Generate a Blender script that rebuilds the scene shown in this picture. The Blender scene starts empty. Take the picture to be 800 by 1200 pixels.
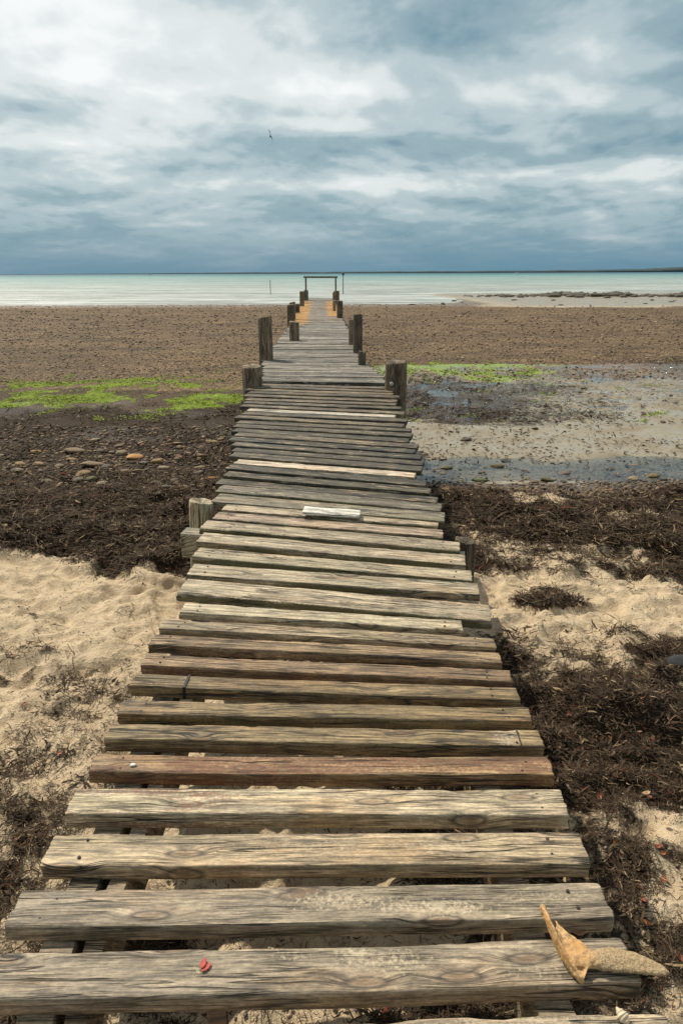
import bpy, bmesh, math, random
import numpy as np
from mathutils import Vector, Matrix

R = math.radians
S = bpy.context.scene
COL = S.collection
rng = np.random.default_rng(11)
random.seed(5)

# ------------------------------------------------------------------ camera
FPX, CX, CY = 850.0, 400.0, 600.0
PITCH = math.atan(280.0 / FPX)
ROLL = R(0.22)
CAM = Vector((0, 0, 1.5))
cam_d = bpy.data.cameras.new('camera')
cam = bpy.data.objects.new('camera', cam_d)
COL.objects.link(cam)
CM = Matrix.Rotation(math.pi / 2 - PITCH, 3, 'X') @ Matrix.Rotation(-ROLL, 3, 'Z')
cam.matrix_world = Matrix.Translation(CAM) @ CM.to_4x4()
cam_d.sensor_fit = 'VERTICAL'
cam_d.sensor_height = 36
cam_d.lens = FPX / 1200 * 36
cam_d.clip_start = 0.05
cam_d.clip_end = 60000
S.camera = cam


def ray(px, py):
    return (CM @ Vector(((px - CX) / FPX, -(py - CY) / FPX, -1)))


def at_z(px, py, z):
    """point of the photographed place seen at (px, py) lying at height z"""
    d = ray(px, py)
    return CAM + d * ((z - CAM.z) / d.z)


def at_d(px, py, dist):
    d = ray(px, py)
    return CAM + d * (dist / d.y)


# ------------------------------------------------------------------ noise
def _h(ix, iy, s):
    n = (ix.astype(np.int64) * 374761393 + iy.astype(np.int64) * 668265263 + s * 1442695041) & 0xFFFFFFFF
    n = ((n ^ (n >> 13)) * 1274126177) & 0xFFFFFFFF
    n = (n ^ (n >> 16)) & 0xFFFFFFFF
    return n / 4294967295.0


def vn(x, y, s=0):
    x = np.asarray(x, float); y = np.asarray(y, float)
    x, y = np.broadcast_arrays(x, y)
    ix = np.floor(x); iy = np.floor(y)
    fx = x - ix; fy = y - iy
    u = fx * fx * fx * (fx * (fx * 6 - 15) + 10); v = fy * fy * fy * (fy * (fy * 6 - 15) + 10)
    a = _h(ix, iy, s); b = _h(ix + 1, iy, s); c = _h(ix, iy + 1, s); d = _h(ix + 1, iy + 1, s)
    return (a + (b - a) * u) * (1 - v) + (c + (d - c) * u) * v


def fbm(x, y, s=0, o=4):
    t = 0; a = 0.5; n = 0
    x = np.asarray(x, float); y = np.asarray(y, float)
    for k in range(o):
        t = t + a * vn(x, y, s + k * 17); n += a
        x, y = (x * 1.7 - y * 1.1) + 13.1, (x * 1.1 + y * 1.7) + 7.7
        a *= 0.5
    return t / n


def sst(a, b, x):
    t = np.clip((np.asarray(x, float) - a) / (b - a), 0, 1)
    return t * t * (3 - 2 * t)


def band(y, a, b, s=0.2):
    return sst(a - s, a + s, y) * (1 - sst(b - s, b + s, y))


# ------------------------------------------------------------------ mesh helpers
def mesh_np(name, V, F, mat=None, smooth=True, attrs=None):
    """V (n,3); F (m,k) with k = 3 or 4"""
    V = np.asarray(V, np.float32); F = np.asarray(F, np.int32)
    me = bpy.data.meshes.new(name)
    me.vertices.add(len(V)); me.vertices.foreach_set('co', V.ravel())
    k = F.shape[1]
    me.loops.add(F.size); me.loops.foreach_set('vertex_index', F.ravel())
    me.polygons.add(len(F))
    me.polygons.foreach_set('loop_start', np.arange(0, F.size, k, dtype=np.int32))
    me.polygons.foreach_set('loop_total', np.full(len(F), k, np.int32))
    me.polygons.foreach_set('use_smooth', np.full(len(F), smooth, bool))
    me.update(calc_edges=True)
    for an, arr in (attrs or {}).items():
        arr = np.asarray(arr, np.float32)
        if arr.ndim == 1:
            a = me.attributes.new(an, 'FLOAT', 'POINT'); a.data.foreach_set('value', arr)
        else:
            a = me.attributes.new(an, 'FLOAT_COLOR', 'POINT'); a.data.foreach_set('color', arr.ravel())
    if mat: me.materials.append(mat)
    me.validate()
    return me


def link(name, me, parent=None, M=None):
    o = bpy.data.objects.new(name, me)
    COL.objects.link(o)
    if M is not None: o.matrix_basis = M
    if parent is not None:
        o.parent = parent
    return o


def tag(o, label=None, cat=None, group=None, kind=None):
    if label: o['label'] = label
    if cat: o['category'] = cat
    if group: o['group'] = group
    if kind: o['kind'] = kind
    return o


def bm_mesh(name, bm, mat, smooth=False):
    me = bpy.data.meshes.new(name)
    bm.normal_update()
    if smooth:
        for f in bm.faces: f.smooth = True
    bm.to_mesh(me); bm.free()
    if mat: me.materials.append(mat)
    return me


def loft(rings, cap=True):
    """rings: list of (k,3) arrays -> V, list of faces"""
    k = len(rings[0]); V = np.concatenate(rings); F = []
    for i in range(len(rings) - 1):
        for j in range(k):
            F.append((i * k + j, i * k + (j + 1) % k, (i + 1) * k + (j + 1) % k, (i + 1) * k + j))
    if cap:
        c0 = len(V); c1 = c0 + 1
        V = np.concatenate([V, [rings[0].mean(0)], [rings[-1].mean(0)]])
        n = len(rings) - 1
        for j in range(k):
            F.append(((j + 1) % k, j, c0, c0)); F.append((n * k + j, n * k + (j + 1) % k, c1, c1))
    return V, F


def loft_mesh(name, rings, mat, smooth=True, attrs=None):
    V, F = loft(rings)
    me = bpy.data.meshes.new(name)
    me.from_pydata([tuple(v) for v in V], [], [f if f[2] != f[3] else f[:3] for f in F])
    for p in me.polygons: p.use_smooth = smooth
    me.materials.append(mat)
    if 'tint' not in (attrs or {}):
        a = me.attributes.new('tint', 'FLOAT_COLOR', 'POINT')
        a.data.foreach_set('color', np.zeros(len(V) * 4, np.float32))
    for an, arr in (attrs or {}).items():
        arr = np.asarray(arr, np.float32)
        if len(arr) < len(V): arr = np.concatenate([arr, np.repeat(arr[-1:], len(V) - len(arr), 0)])
        a = me.attributes.new(an, 'FLOAT_COLOR', 'POINT'); a.data.foreach_set('color', arr.ravel())
    me.validate()
    return me


# ------------------------------------------------------------------ node helpers
class NT:
    def __init__(self, nt):
        self.nt = nt; nt.nodes.clear()

    def n(self, t, **kw):
        nd = self.nt.nodes.new(t)
        for k, v in kw.items():
            if k.startswith('_'): setattr(nd, k[1:], v)
        for k, v in kw.items():
            if not k.startswith('_'): self.set(nd.inputs[k.replace('__', ' ')], v)
        return nd

    def set(self, sock, v):
        if isinstance(v, bpy.types.NodeSocket): self.nt.links.new(v, sock)
        elif isinstance(v, bpy.types.Node): self.nt.links.new(v.outputs[0], sock)
        else:
            if sock.type == 'RGBA' and not isinstance(v, (int, float)) and len(v) == 3: v = (*v, 1)
            sock.default_value = v

    def m(self, op, a, b=None, c=None, clamp=False):
        nd = self.nt.nodes.new('ShaderNodeMath'); nd.operation = op; nd.use_clamp = clamp
        for i, v in enumerate((a, b, c)):
            if v is not None: self.set(nd.inputs[i], v)
        return nd.outputs[0]

    def vm(self, op, a, b=None):
        nd = self.nt.nodes.new('ShaderNodeVectorMath'); nd.operation = op
        self.set(nd.inputs[0], a)
        if b is not None:
            self.set(nd.inputs['Scale'] if op == 'SCALE' else nd.inputs[1], b)
        return nd.outputs[0]

    def mul3(self, v, s): return self.vm('MULTIPLY', v, s)

    def noise(self, vec, scale=1, detail=3, rough=0.55, dist=0.0):
        nd = self.n('ShaderNodeTexNoise', Vector=vec, Scale=scale, Detail=detail, Roughness=rough, Distortion=dist)
        return nd.outputs[0]

    def vor(self, vec, scale=1, rnd=1.0, out='Distance', feature='F1'):
        nd = self.n('ShaderNodeTexVoronoi', _feature=feature, Vector=vec, Scale=scale, Randomness=rnd)
        return nd.outputs[out]

    def mr(self, v, a, b, c=0.0, d=1.0, smooth=False):
        nd = self.nt.nodes.new('ShaderNodeMapRange'); nd.clamp = True
        if smooth: nd.interpolation_type = 'SMOOTHSTEP'
        for i, x in enumerate((v, a, b, c, d)): self.set(nd.inputs[i], x)
        return nd.outputs[0]

    def mix(self, f, a, b, blend='MIX'):
        nd = self.nt.nodes.new('ShaderNodeMix'); nd.data_type = 'RGBA'; nd.blend_type = blend
        self.set(nd.inputs[0], f); self.set(nd.inputs[6], a); self.set(nd.inputs[7], b)
        return nd.outputs[2]

    def attr(self, name, out='Fac'):
        nd = self.nt.nodes.new('ShaderNodeAttribute'); nd.attribute_name = name
        return nd.outputs[out]

    def xyz(self, v):
        nd = self.n('ShaderNodeSeparateXYZ', Vector=v); return nd.outputs

    def comb(self, x, y, z):
        nd = self.nt.nodes.new('ShaderNodeCombineXYZ')
        for i, v in enumerate((x, y, z)): self.set(nd.inputs[i], v)
        return nd.outputs[0]

    def bump(self, h, dist=0.005, strength=1.0):
        return self.n('ShaderNodeBump', Height=h, Distance=dist, Strength=strength).outputs[0]

    def principled(self, col, rough=0.8, normal=None, spec=0.4, **kw):
        p = self.nt.nodes.new('ShaderNodeBsdfPrincipled')
        self.set(p.inputs['Base Color'], col); self.set(p.inputs['Roughness'], rough)
        self.set(p.inputs['Specular IOR Level'], spec)
        if normal is not None: self.set(p.inputs['Normal'], normal)
        for k, v in kw.items(): self.set(p.inputs[k.replace('__', ' ')], v)
        return p.outputs[0]

    def out(self, sh):
        o = self.nt.nodes.new('ShaderNodeOutputMaterial'); self.nt.links.new(sh, o.inputs[0])


def new_mat(name):
    m = bpy.data.materials.new(name); m.use_nodes = True
    return m, NT(m.node_tree)


# ------------------------------------------------------------------ materials
def wood_mat(name, axis='X', grain=1.0, rough=0.62, spec=0.45, crack=1.0):
    m, t = new_mat(name)
    co = t.n('ShaderNodeTexCoord').outputs['Object']
    oi = t.nt.nodes.new('ShaderNodeObjectInfo')
    if axis == 'Z':
        x, y, z = t.xyz(co)
        ang = t.m('ARCTAN2', y, x)
        co = t.comb(z, t.m('MULTIPLY', ang, 0.1), t.m('MULTIPLY', t.vm('LENGTH', t.comb(x, y, 0)), 1.0))
    off = t.vm('SCALE', (37.3, 11.7, 5.1), oi.outputs['Random'])
    p = t.vm('ADD', co, off)
    x, y, z = t.xyz(p)
    yz = t.m('ADD', y, t.m('MULTIPLY', z, 0.8))
    warp = t.noise(t.comb(t.m('MULTIPLY', x, 1.3), t.m('MULTIPLY', y, 7), t.m('MULTIPLY', z, 7)), 1, 2)
    kn = t.n('ShaderNodeTexVoronoi', _voronoi_dimensions='2D', Vector=t.comb(t.m('MULTIPLY', x, 2.6), t.m('ADD', t.m('MULTIPLY', y, 9.5), t.m('MULTIPLY', z, 6)), 0), Scale=1.0, Randomness=1.0)
    keep = t.mr(t.xyz(kn.outputs['Color'])[0], 0.30, 0.31, 9.0, 0.0)
    kd = t.m('ADD', kn.outputs['Distance'], keep)
    knot = t.mr(kd, 0.0, 0.34, 1.0, 0.0, True)
    gc = t.m('ADD', yz, t.m('ADD', t.m('MULTIPLY', t.m('SUBTRACT', warp, 0.5), 0.022), t.m('MULTIPLY', knot, 0.022)))
    fine = t.noise(t.comb(t.m('MULTIPLY', x, 9), t.m('MULTIPLY', gc, 125 * grain), t.m('MULTIPLY', z, 30)), 1, 5, 0.72)
    thin = t.noise(t.comb(t.m('MULTIPLY', x, 3.2), t.m('MULTIPLY', gc, 85 * grain), 6.6), 1, 2, 0.5)
    thl = t.mr(t.m('ABSOLUTE', t.m('SUBTRACT', thin, 0.5)), 0.010, 0.060, 1.0, 0.0)
    thl = t.m('MULTIPLY', thl, t.mr(t.noise(t.comb(t.m('MULTIPLY', x, 6), t.m('MULTIPLY', y, 30), 2.2), 1, 3), 0.40, 0.60, 0, 1))
    speck = t.noise(t.comb(t.m('MULTIPLY', x, 60), t.m('MULTIPLY', y, 160), t.m('MULTIPLY', z, 160)), 1, 3, 0.7)
    bandn = t.noise(t.comb(t.m('MULTIPLY', x, 1.1), t.m('MULTIPLY', gc, 55 * grain), 3.3), 1, 3, 0.6)
    cr = t.noise(t.comb(t.m('MULTIPLY', x, 1.6), t.m('MULTIPLY', gc, 30 * grain), 9.1), 1, 3, 0.6)
    crl = t.mr(t.m('ABSOLUTE', t.m('SUBTRACT', cr, 0.5)), 0.004, 0.030, 1.0, 0.0)
    crm = t.mr(t.noise(t.comb(t.m('MULTIPLY', x, 2.0), t.m('MULTIPLY', y, 14), 1.7), 1, 2), 0.44, 0.58, 0, 1)
    crack_ = t.m('MULTIPLY', t.m('MULTIPLY', crl, crm), crack)
    blot = t.noise(t.comb(t.m('MULTIPLY', x, 3.5), t.m('MULTIPLY', y, 10), t.m('MULTIPLY', z, 10)), 1, 5, 0.65)
    base = oi.outputs['Color']
    lf = t.m('ADD', t.m('MULTIPLY', fine, 0.62), t.m('MULTIPLY', bandn, 0.38))
    bright = t.mr(lf, 0.36, 0.64, 0.30, 1.95)
    col = t.vm('SCALE', base, t.m('MULTIPLY', bright, t.mr(speck, .3, .7, .66, 1.34)))
    col = t.mix(t.m('MULTIPLY', thl, 0.75), col, t.vm('SCALE', base, 0.16))
    bl2 = t.mr(blot, 0.3, 0.72, 0.72, 1.28)
    col = t.vm('SCALE', col, bl2)
    # knot cores, brown and dark ringed
    stn = t.noise(t.comb(t.m('MULTIPLY', x, 2.2), t.m('MULTIPLY', y, 9), 8.8), 1, 4, 0.6)
    col = t.mix(t.mr(stn, 0.50, 0.72, 0, 0.55), col, t.vm('MULTIPLY', col, (0.95, 0.70, 0.45)))
    col = t.mix(t.mr(stn, 0.44, 0.28, 0, 0.5), col, t.vm('MULTIPLY', col, (0.66, 0.72, 0.55)))
    core = t.mr(kd, 0.05, 0.11, 1.0, 0.0)
    ring = t.m('MULTIPLY', t.mr(kd, 0.08, 0.12, 0, 1), t.mr(kd, 0.12, 0.17, 1, 0))
    col = t.mix(t.m('MULTIPLY', core, 0.6), col, (0.20, 0.115, 0.06))
    col = t.mix(t.m('MULTIPLY', ring, 0.8), col, (0.05, 0.035, 0.025))
    # dark algae growth (amount in the object colour's alpha)
    alg = t.noise(t.comb(t.m('MULTIPLY', x, 5.5), t.m('MULTIPLY', gc, 42), t.m('MULTIPLY', z, 14)), 1, 6, 0.7)
    am = t.m('MULTIPLY', t.mr(alg, 0.37, 0.465, 0, 1), oi.outputs['Alpha'])
    col = t.mix(am, col, t.mix(t.mr(blot, 0.4, 0.6), (0.014, 0.013, 0.010), (0.055, 0.05, 0.032)))
    # paint, sand, lichen and worn spots carried by the board itself
    ta = t.nt.nodes.new('ShaderNodeAttribute'); ta.attribute_name = 'tint'
    tn = t.noise(p, 90, 6, 0.75)
    edge_n = t.noise(t.comb(t.m('MULTIPLY', x, 14), t.m('MULTIPLY', y, 40), 4.4), 1, 4, 0.6)
    col = t.vm('SCALE', col, t.mr(edge_n, 0.3, 0.7, 0.8, 1.2))
    tf = t.mr(t.m('ADD', ta.outputs['Alpha'], t.m('MULTIPLY', t.m('SUBTRACT', tn, 0.5), 1.7)), 0.42, 0.70, 0, 0.85)
    tf = t.m('MULTIPLY', tf, t.mr(ta.outputs['Alpha'], 0.0, 0.12))
    col = t.mix(tf, col, t.vm('SCALE', ta.outputs['Color'], t.mr(tn, 0.3, 0.7, 0.75, 1.25)))
    col = t.mix(t.m('MULTIPLY', crack_, 0.9), col, (0.012, 0.01, 0.008))
    hgt = t.m('SUBTRACT', t.m('ADD', t.m('MULTIPLY', fine, 0.55), t.m('MULTIPLY', bandn, 0.45)), t.m('MULTIPLY', crack_, 1.6))
    hgt = t.m('SUBTRACT', t.m('ADD', hgt, t.m('MULTIPLY', tf, 0.25)), t.m('MULTIPLY', thl, .5))
    nrm = t.bump(hgt, 0.0034, 0.9)
    rg = t.mr(fine, 0.3, 0.7, rough - 0.12, rough + 0.14)
    t.out(t.principled(col, rg, nrm, spec))
    return m


WOOD = wood_mat('weathered_wood')
PILEW = wood_mat('pile_wood', 'Z', 0.8, 0.75, 0.3, 1.0)


def simple_mat(name, col, rough=0.7, nscale=30, var=0.35, spec=0.4, bump=0.002, coord='Object'):
    m, t = new_mat(name)
    co = t.n('ShaderNodeTexCoord').outputs[coord]
    n = t.noise(co, nscale, 5, 0.65)
    c = t.vm('SCALE', col, t.mr(n, 0.25, 0.75, 1 - var, 1 + var))
    t.out(t.principled(c, rough, t.bump(n, bump, 1.0), spec))
    return m


def ground_mat():
    m, t = new_mat('beach_ground')
    pos = t.n('ShaderNodeNewGeometry').outputs['Position']
    x, y, z = t.xyz(pos)
    A = {k: t.attr(k) for k in ('weed', 'green', 'shingle', 'wet', 'gravel')}
    n_big = t.noise(pos, 1.7, 4, 0.6)
    n_mid = t.noise(pos, 11, 5, 0.65)
    n_fine = t.noise(pos, 70, 4, 0.7)
    n_grain = t.noise(pos, 420, 2, 0.7)
    # dry sand
    sand = t.mix(t.mr(n_mid, 0.3, 0.7), (0.47, 0.355, 0.225), (0.68, 0.545, 0.37))
    sand = t.vm('SCALE', sand, t.mr(n_grain, 0.25, 0.75, 0.72, 1.22))
    # wet pale sand of the flats
    wsand = t.mix(t.mr(n_big, 0.35, 0.65), (0.20, 0.165, 0.11), (0.32, 0.27, 0.18))
    spk = t.vor(t.vm('MULTIPLY', pos, (1, 1, 0)), 22, 1.0)
    deep = t.m('MULTIPLY', t.mr(z, -0.676, -0.664, 1, 0), t.mr(y, 22, 30, 1, 0))
    wsand = t.mix(t.m('MULTIPLY', deep, 0.6), wsand, (0.07, 0.06, 0.045))
    wsand = t.mix(t.m('MULTIPLY', t.mr(spk, 0.10, 0.22, 1, 0), t.mr(t.noise(pos, 2.3, 3), 0.44, 0.60)), wsand, (0.035, 0.03, 0.022))
    sand = t.mix(A['wet'], sand, wsand)
    # stranded weed mat
    wv = t.noise(t.vm('MULTIPLY', pos, (90, 40, 60)), 1, 5, 0.75, 1.2)
    weedc = t.mix(t.mr(wv, 0.35, 0.7), (0.016, 0.010, 0.006), (0.10, 0.062, 0.035))
    # gravel and broken shell
    vd = t.n('ShaderNodeTexVoronoi', Vector=t.vm('MULTIPLY', pos, (1, 1, 0.3)), Scale=34.0)
    cell = t.xyz(vd.outputs['Color'])[0]
    gcol = t.mix(cell, (0.040, 0.028, 0.020), (0.24, 0.165, 0.095))
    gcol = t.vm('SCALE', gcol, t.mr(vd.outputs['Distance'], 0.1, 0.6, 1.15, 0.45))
    # brown shingle flat
    vs = t.n('ShaderNodeTexVoronoi', Vector=t.vm('MULTIPLY', pos, (1, 0.8, 0.3)), Scale=22.0)
    c2 = t.xyz(vs.outputs['Color'])[1]
    big = t.noise(t.vm('MULTIPLY', pos, (0.16, 0.35, 1)), 1, 4, 0.6)
    scol = t.mix(t.m('POWER', c2, 1.6), (0.10, 0.066, 0.036), (0.42, 0.285, 0.16))
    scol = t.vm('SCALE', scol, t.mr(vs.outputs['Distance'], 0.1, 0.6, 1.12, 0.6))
    scol = t.mix(t.mr(big, 0.42, 0.62, 0.0, 0.62), scol, (0.085, 0.058, 0.038))
    patch = t.noise(t.vm('MULTIPLY', pos, (0.5, 1.1, 1)), 1, 6, 0.7)
    scol = t.vm('SCALE', scol, t.mr(patch, 0.32, 0.68, 0.62, 1.4))
    # green weed
    grn = t.mix(t.mr(n_mid, 0.35, 0.65), (0.11, 0.16, 0.014), (0.27, 0.36, 0.025))

    def fac(a, n, amp=0.9, lo=0.42, hi=0.58):
        return t.mr(t.m('ADD', a, t.m('MULTIPLY', t.m('SUBTRACT', n, 0.5), amp)), lo, hi, 0, 1)
    nn = t.m('ADD', t.m('MULTIPLY', n_mid, 0.6), t.m('MULTIPLY', n_fine, 0.4))
    fs = fac(A['shingle'], n_mid, 0.8, 0.4, 0.6)
    fg = fac(A['gravel'], nn, 1.4)
    fw = fac(A['weed'], nn, 1.5)
    fgr = fac(A['green'], nn, 1.6)
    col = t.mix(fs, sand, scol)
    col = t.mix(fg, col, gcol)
    col = t.mix(fw, col, weedc)
    col = t.mix(fgr, col, grn)
    h = t.m('ADD', t.m('MULTIPLY', t.m('MULTIPLY', n_mid, 0.9), t.m('SUBTRACT', 1.0, t.m('MULTIPLY', fs, 0.75))), t.m('ADD', t.m('MULTIPLY', n_fine, 0.30), t.m('MULTIPLY', n_grain, 0.06)))
    h = t.m('SUBTRACT', h, t.m('MULTIPLY', t.m('MULTIPLY', vd.outputs['Distance'], fg), 0.7))
    h = t.m('SUBTRACT', h, t.m('MULTIPLY', t.m('MULTIPLY', vs.outputs['Distance'], fs), 0.8))
    h = t.m('ADD', h, t.m('MULTIPLY', t.m('MULTIPLY', wv, fw), 0.5))
    h = t.m('ADD', h, t.m('MULTIPLY', t.m('MULTIPLY', n_fine, fgr), 0.6))
    flat = t.m('MULTIPLY', A['wet'], t.m('SUBTRACT', 1.0, fw))
    h = t.m('MULTIPLY', h, t.mr(flat, 0, 1, 1.0, 0.10))
    wr = t.m('MULTIPLY', A['wet'], t.mr(t.m('ADD', t.m('MULTIPLY', n_big, .6), t.m('MULTIPLY', n_mid, .4)), 0.40, 0.56))
    rough = t.mr(wr, 0.0, 1.0, 0.85, 0.13)
    t.out(t.principled(col, rough, t.bump(h, 0.045, 0.85), t.mr(A['wet'], 0, 1, 0.15, 0.5)))
    return m


def strand_mat(name, rough=0.7, spec=0.3):
    m, t = new_mat(name)
    pos = t.n('ShaderNodeNewGeometry').outputs['Position']
    n = t.noise(pos, 160, 3)
    c = t.vm('SCALE', t.attr('tint', 'Color'), t.mr(n, 0.3, 0.7, 0.7, 1.3))
    t.out(t.principled(c, rough, None, spec))
    return m


def stone_mat():
    m, t = new_mat('stone')
    co = t.n('ShaderNodeTexCoord').outputs['Object']
    oi = t.nt.nodes.new('ShaderNodeObjectInfo')
    p = t.vm('ADD', co, t.vm('SCALE', (9, 7, 5), oi.outputs['Random']))
    n = t.noise(p, 14, 6, 0.7)
    s = t.noise(p, 60, 3, 0.7)
    c = t.vm('SCALE', oi.outputs['Color'], t.mr(n, 0.25, 0.75, 0.5, 1.5))
    c = t.mix(t.mr(s, 0.55, 0.72, 0, 0.6), c, (0.03, 0.025, 0.02))
    t.out(t.principled(c, t.mr(n, 0.3, 0.7, 0.5, 0.85), t.bump(t.m('ADD', n, t.m('MULTIPLY', s, 0.4)), 0.012, 0.9), 0.4))
    return m


STONE = stone_mat()
STRAND = strand_mat('dried_weed', 0.85, 0.12)
PEBBLE = strand_mat('pebbles', 0.75, 0.3)
GREENW = strand_mat('green_weed', 0.7, 0.12)

# ------------------------------------------------------------------ light
SUN_AZ, SUN_EL = R(-42), R(51)      # azimuth from straight ahead, to the left
sdir = Vector((math.sin(SUN_AZ) * math.cos(SUN_EL), math.cos(SUN_AZ) * math.cos(SUN_EL), math.sin(SUN_EL)))
sl = bpy.data.lights.new('sun', 'SUN'); sl.energy = 4.3; sl.angle = R(0.9); sl.color = (1.0, 0.91, 0.76)
so = bpy.data.objects.new('sun', sl); COL.objects.link(so)
so.rotation_euler = (-sdir).to_track_quat('-Z', 'Y').to_euler()


def build_world():
    w = bpy.data.worlds.new('World'); S.world = w; w.use_nodes = True
    t = NT(w.node_tree)
    d = t.n('ShaderNodeTexCoord').outputs['Generated']
    d = t.vm('NORMALIZE', d)
    x, y, z = t.xyz(d)
    zc = t.m('MAXIMUM', z, 0.0)
    # a flat cloud deck seen in perspective
    k = t.m('ADD', zc, 0.19)
    u = t.m('DIVIDE', x, k); v = t.m('DIVIDE', y, k)
    cv = t.comb(t.m('MULTIPLY', u, 0.62), t.m('MULTIPLY', v, 0.50), 4.2)
    wc = t.n('ShaderNodeTexNoise', Vector=cv, Scale=2.2, Detail=3).outputs['Color']
    wv = t.vm('ADD', cv, t.vm('SCALE', wc, 0.16))
    up_ = t.vm('ADD', wv, (0.0, -0.045, 0.0))          # the same clouds a little higher up
    n1 = t.noise(wv, 1.35, 4, 0.5)
    n2 = t.noise(t.vm('ADD', wv, (7.1, 3.3, 1.0)), 3.6, 8, 0.50)
    n2b = t.noise(t.vm('ADD', up_, (7.1, 3.3, 1.0)), 3.6, 4, 0.5)
    n3 = t.noise(t.comb(t.m('MULTIPLY', x, 6), t.m('MULTIPLY', z, 21), 2.0), 1, 8, 0.55, 0.35)
    c = t.m('ADD', t.m('MULTIPLY', n1, 0.50), t.m('ADD', t.m('MULTIPLY', n2, 0.45), t.m('MULTIPLY', n3, 0.08)))
    # sunlit upper sides of the billows
    c = t.m('ADD', c, t.m('MULTIPLY', t.m('SUBTRACT', n2, n2b), 0.55))
    c = t.m('ADD', 0.555, t.m('MULTIPLY', t.m('SUBTRACT', c, 0.515), 1.08))

    def spot(ax, az, rx, rz, amp):
        # a broad brighter or darker region of the cloud deck around a direction
        dx = t.m('DIVIDE', t.m('SUBTRACT', t.m('DIVIDE', x, t.m('MAXIMUM', y, 0.05)), ax), rx)
        dz = t.m('DIVIDE', t.m('SUBTRACT', z, az), rz)
        r2 = t.m('ADD', t.m('MULTIPLY', dx, dx), t.m('MULTIPLY', dz, dz))
        g = t.m('EXPONENT', t.m('MULTIPLY', r2, -1.0))
        front = t.mr(y, 0.05, 0.3)
        return t.m('MULTIPLY', t.m('MULTIPLY', g, front), amp)
    tot = c
    for s in SPOTS: tot = t.m('ADD', tot, spot(*s))
    ramp = t.nt.nodes.new('ShaderNodeValToRGB')
    ramp.color_ramp.interpolation = 'EASE'
    el = ramp.color_ramp.elements
    stops = [(0.24, (0.115, 0.215, 0.275)), (0.38, (0.17, 0.29, 0.36)), (0.50, (0.285, 0.40, 0.445)),
             (0.61, (0.46, 0.555, 0.58)), (0.74, (0.71, 0.755, 0.75)), (0.90, (0.90, 0.92, 0.905))]
    el[0].position, el[0].color = stops[0][0], (*stops[0][1], 1)
    el[1].position, el[1].color = stops[-1][0], (*stops[-1][1], 1)
    for p_, c_ in stops[1:-1]:
        e = el.new(p_); e.color = (*c_, 1)
    t.set(ramp.inputs[0], tot)
    col = ramp.outputs[0]
    # rain-blue murk along the horizon
    hz = t.mr(t.m('ADD', z, t.m('MULTIPLY', t.m('SUBTRACT', n3, 0.5), 0.05)), 0.0, 0.105, 1.0, 0.0, True)
    hcol = t.mix(t.mr(z, 0.0, 0.05), (0.105, 0.24, 0.345), (0.15, 0.285, 0.375))
    col = t.mix(t.m('MULTIPLY', hz, 0.93), col, hcol)
    # unseen overhead sky: even grey, dimmed behind the camera to keep board fronts dark
    up = t.mr(z, 0.28, 0.60, 0.0, 1.0, True)
    back = t.mr(y, -0.5, 0.5, 0.34, 0.74)
    col = t.mix(t.m('MULTIPLY', up, 0.85), col, t.vm('SCALE', (0.95, 1.0, 1.03), back))
    sky = t.n('ShaderNodeTexSky', _sky_type='NISHITA', _sun_disc=False, _sun_elevation=SUN_EL, _sun_rotation=SUN_AZ)
    full = t.mix(0.93, sky.outputs[0], t.vm('SCALE', col, 10.0))
    bg = t.n('ShaderNodeBackground', Color=full, Strength=0.1)
    o = t.nt.nodes.new('ShaderNodeOutputWorld'); t.nt.links.new(bg.outputs[0], o.inputs[0])


# (x/y direction, sine of elevation, spreads, strength)
SPOTS = [(-0.38, 0.28, 0.27, 0.085, 0.36), (-0.30, 0.20, 0.30, 0.06, 0.12), (0.12, 0.25, 0.16, 0.032, 0.03),
         (0.22, 0.205, 0.24, 0.024, 0.16), (0.47, 0.215, 0.08, 0.035, -0.16), (0.34, 0.28, 0.12, 0.02, 0.05),
         (0.0, 0.20, 0.20, 0.035, 0.09), (0.05, 0.135, 0.3, 0.018, -0.07), (0.30, 0.115, 0.3, 0.016, 0.13),
         (-0.42, 0.145, 0.14, 0.02, 0.16), (-0.1, 0.105, 0.25, 0.014, 0.08)]
build_world()

# ------------------------------------------------------------------ ground
SEA_Z = -1.25
GY = np.array([-8, 4.5, 8, 13, 18, 30, 55, 70, 100, 130, 200])
GZ = np.array([-.44, -.45, -.58, -.74, -.82, -.95, -1.14, -1.25, -1.46, -1.8, -2.6])


def base_z(X, Y):
    z = np.interp(Y, GY, GZ)
    # tidal flat right of the jetty: level, a hair above its pools
    f = sst(.2, .75, X - 0.02 * Y) * band(Y, 7.2, 18.5, 0.8)
    lev = -0.650 - .030 * band(Y, 7.1, 8.5, .35) + .012 * sst(8.6, 10.5, Y) - .014 * sst(11, 13, Y) + .03 * sst(14.5, 18, Y)
    z = z * (1 - f) + lev * f
    g = sst(1.0, 2.0, X) * band(Y, 15.0, 22.0, 2.0)
    # sand bar far right
    bar = sst(6, 16, X + 0.25 * (fbm(X * .1, Y * .05, 3) - .5) * 40) * band(Y, 62, 112, 10)
    z = z * (1 - bar) + (-1.215 + 0.06 * (fbm(X * .12, Y * .1, 5, 3) - .5)) * bar
    return z


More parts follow.
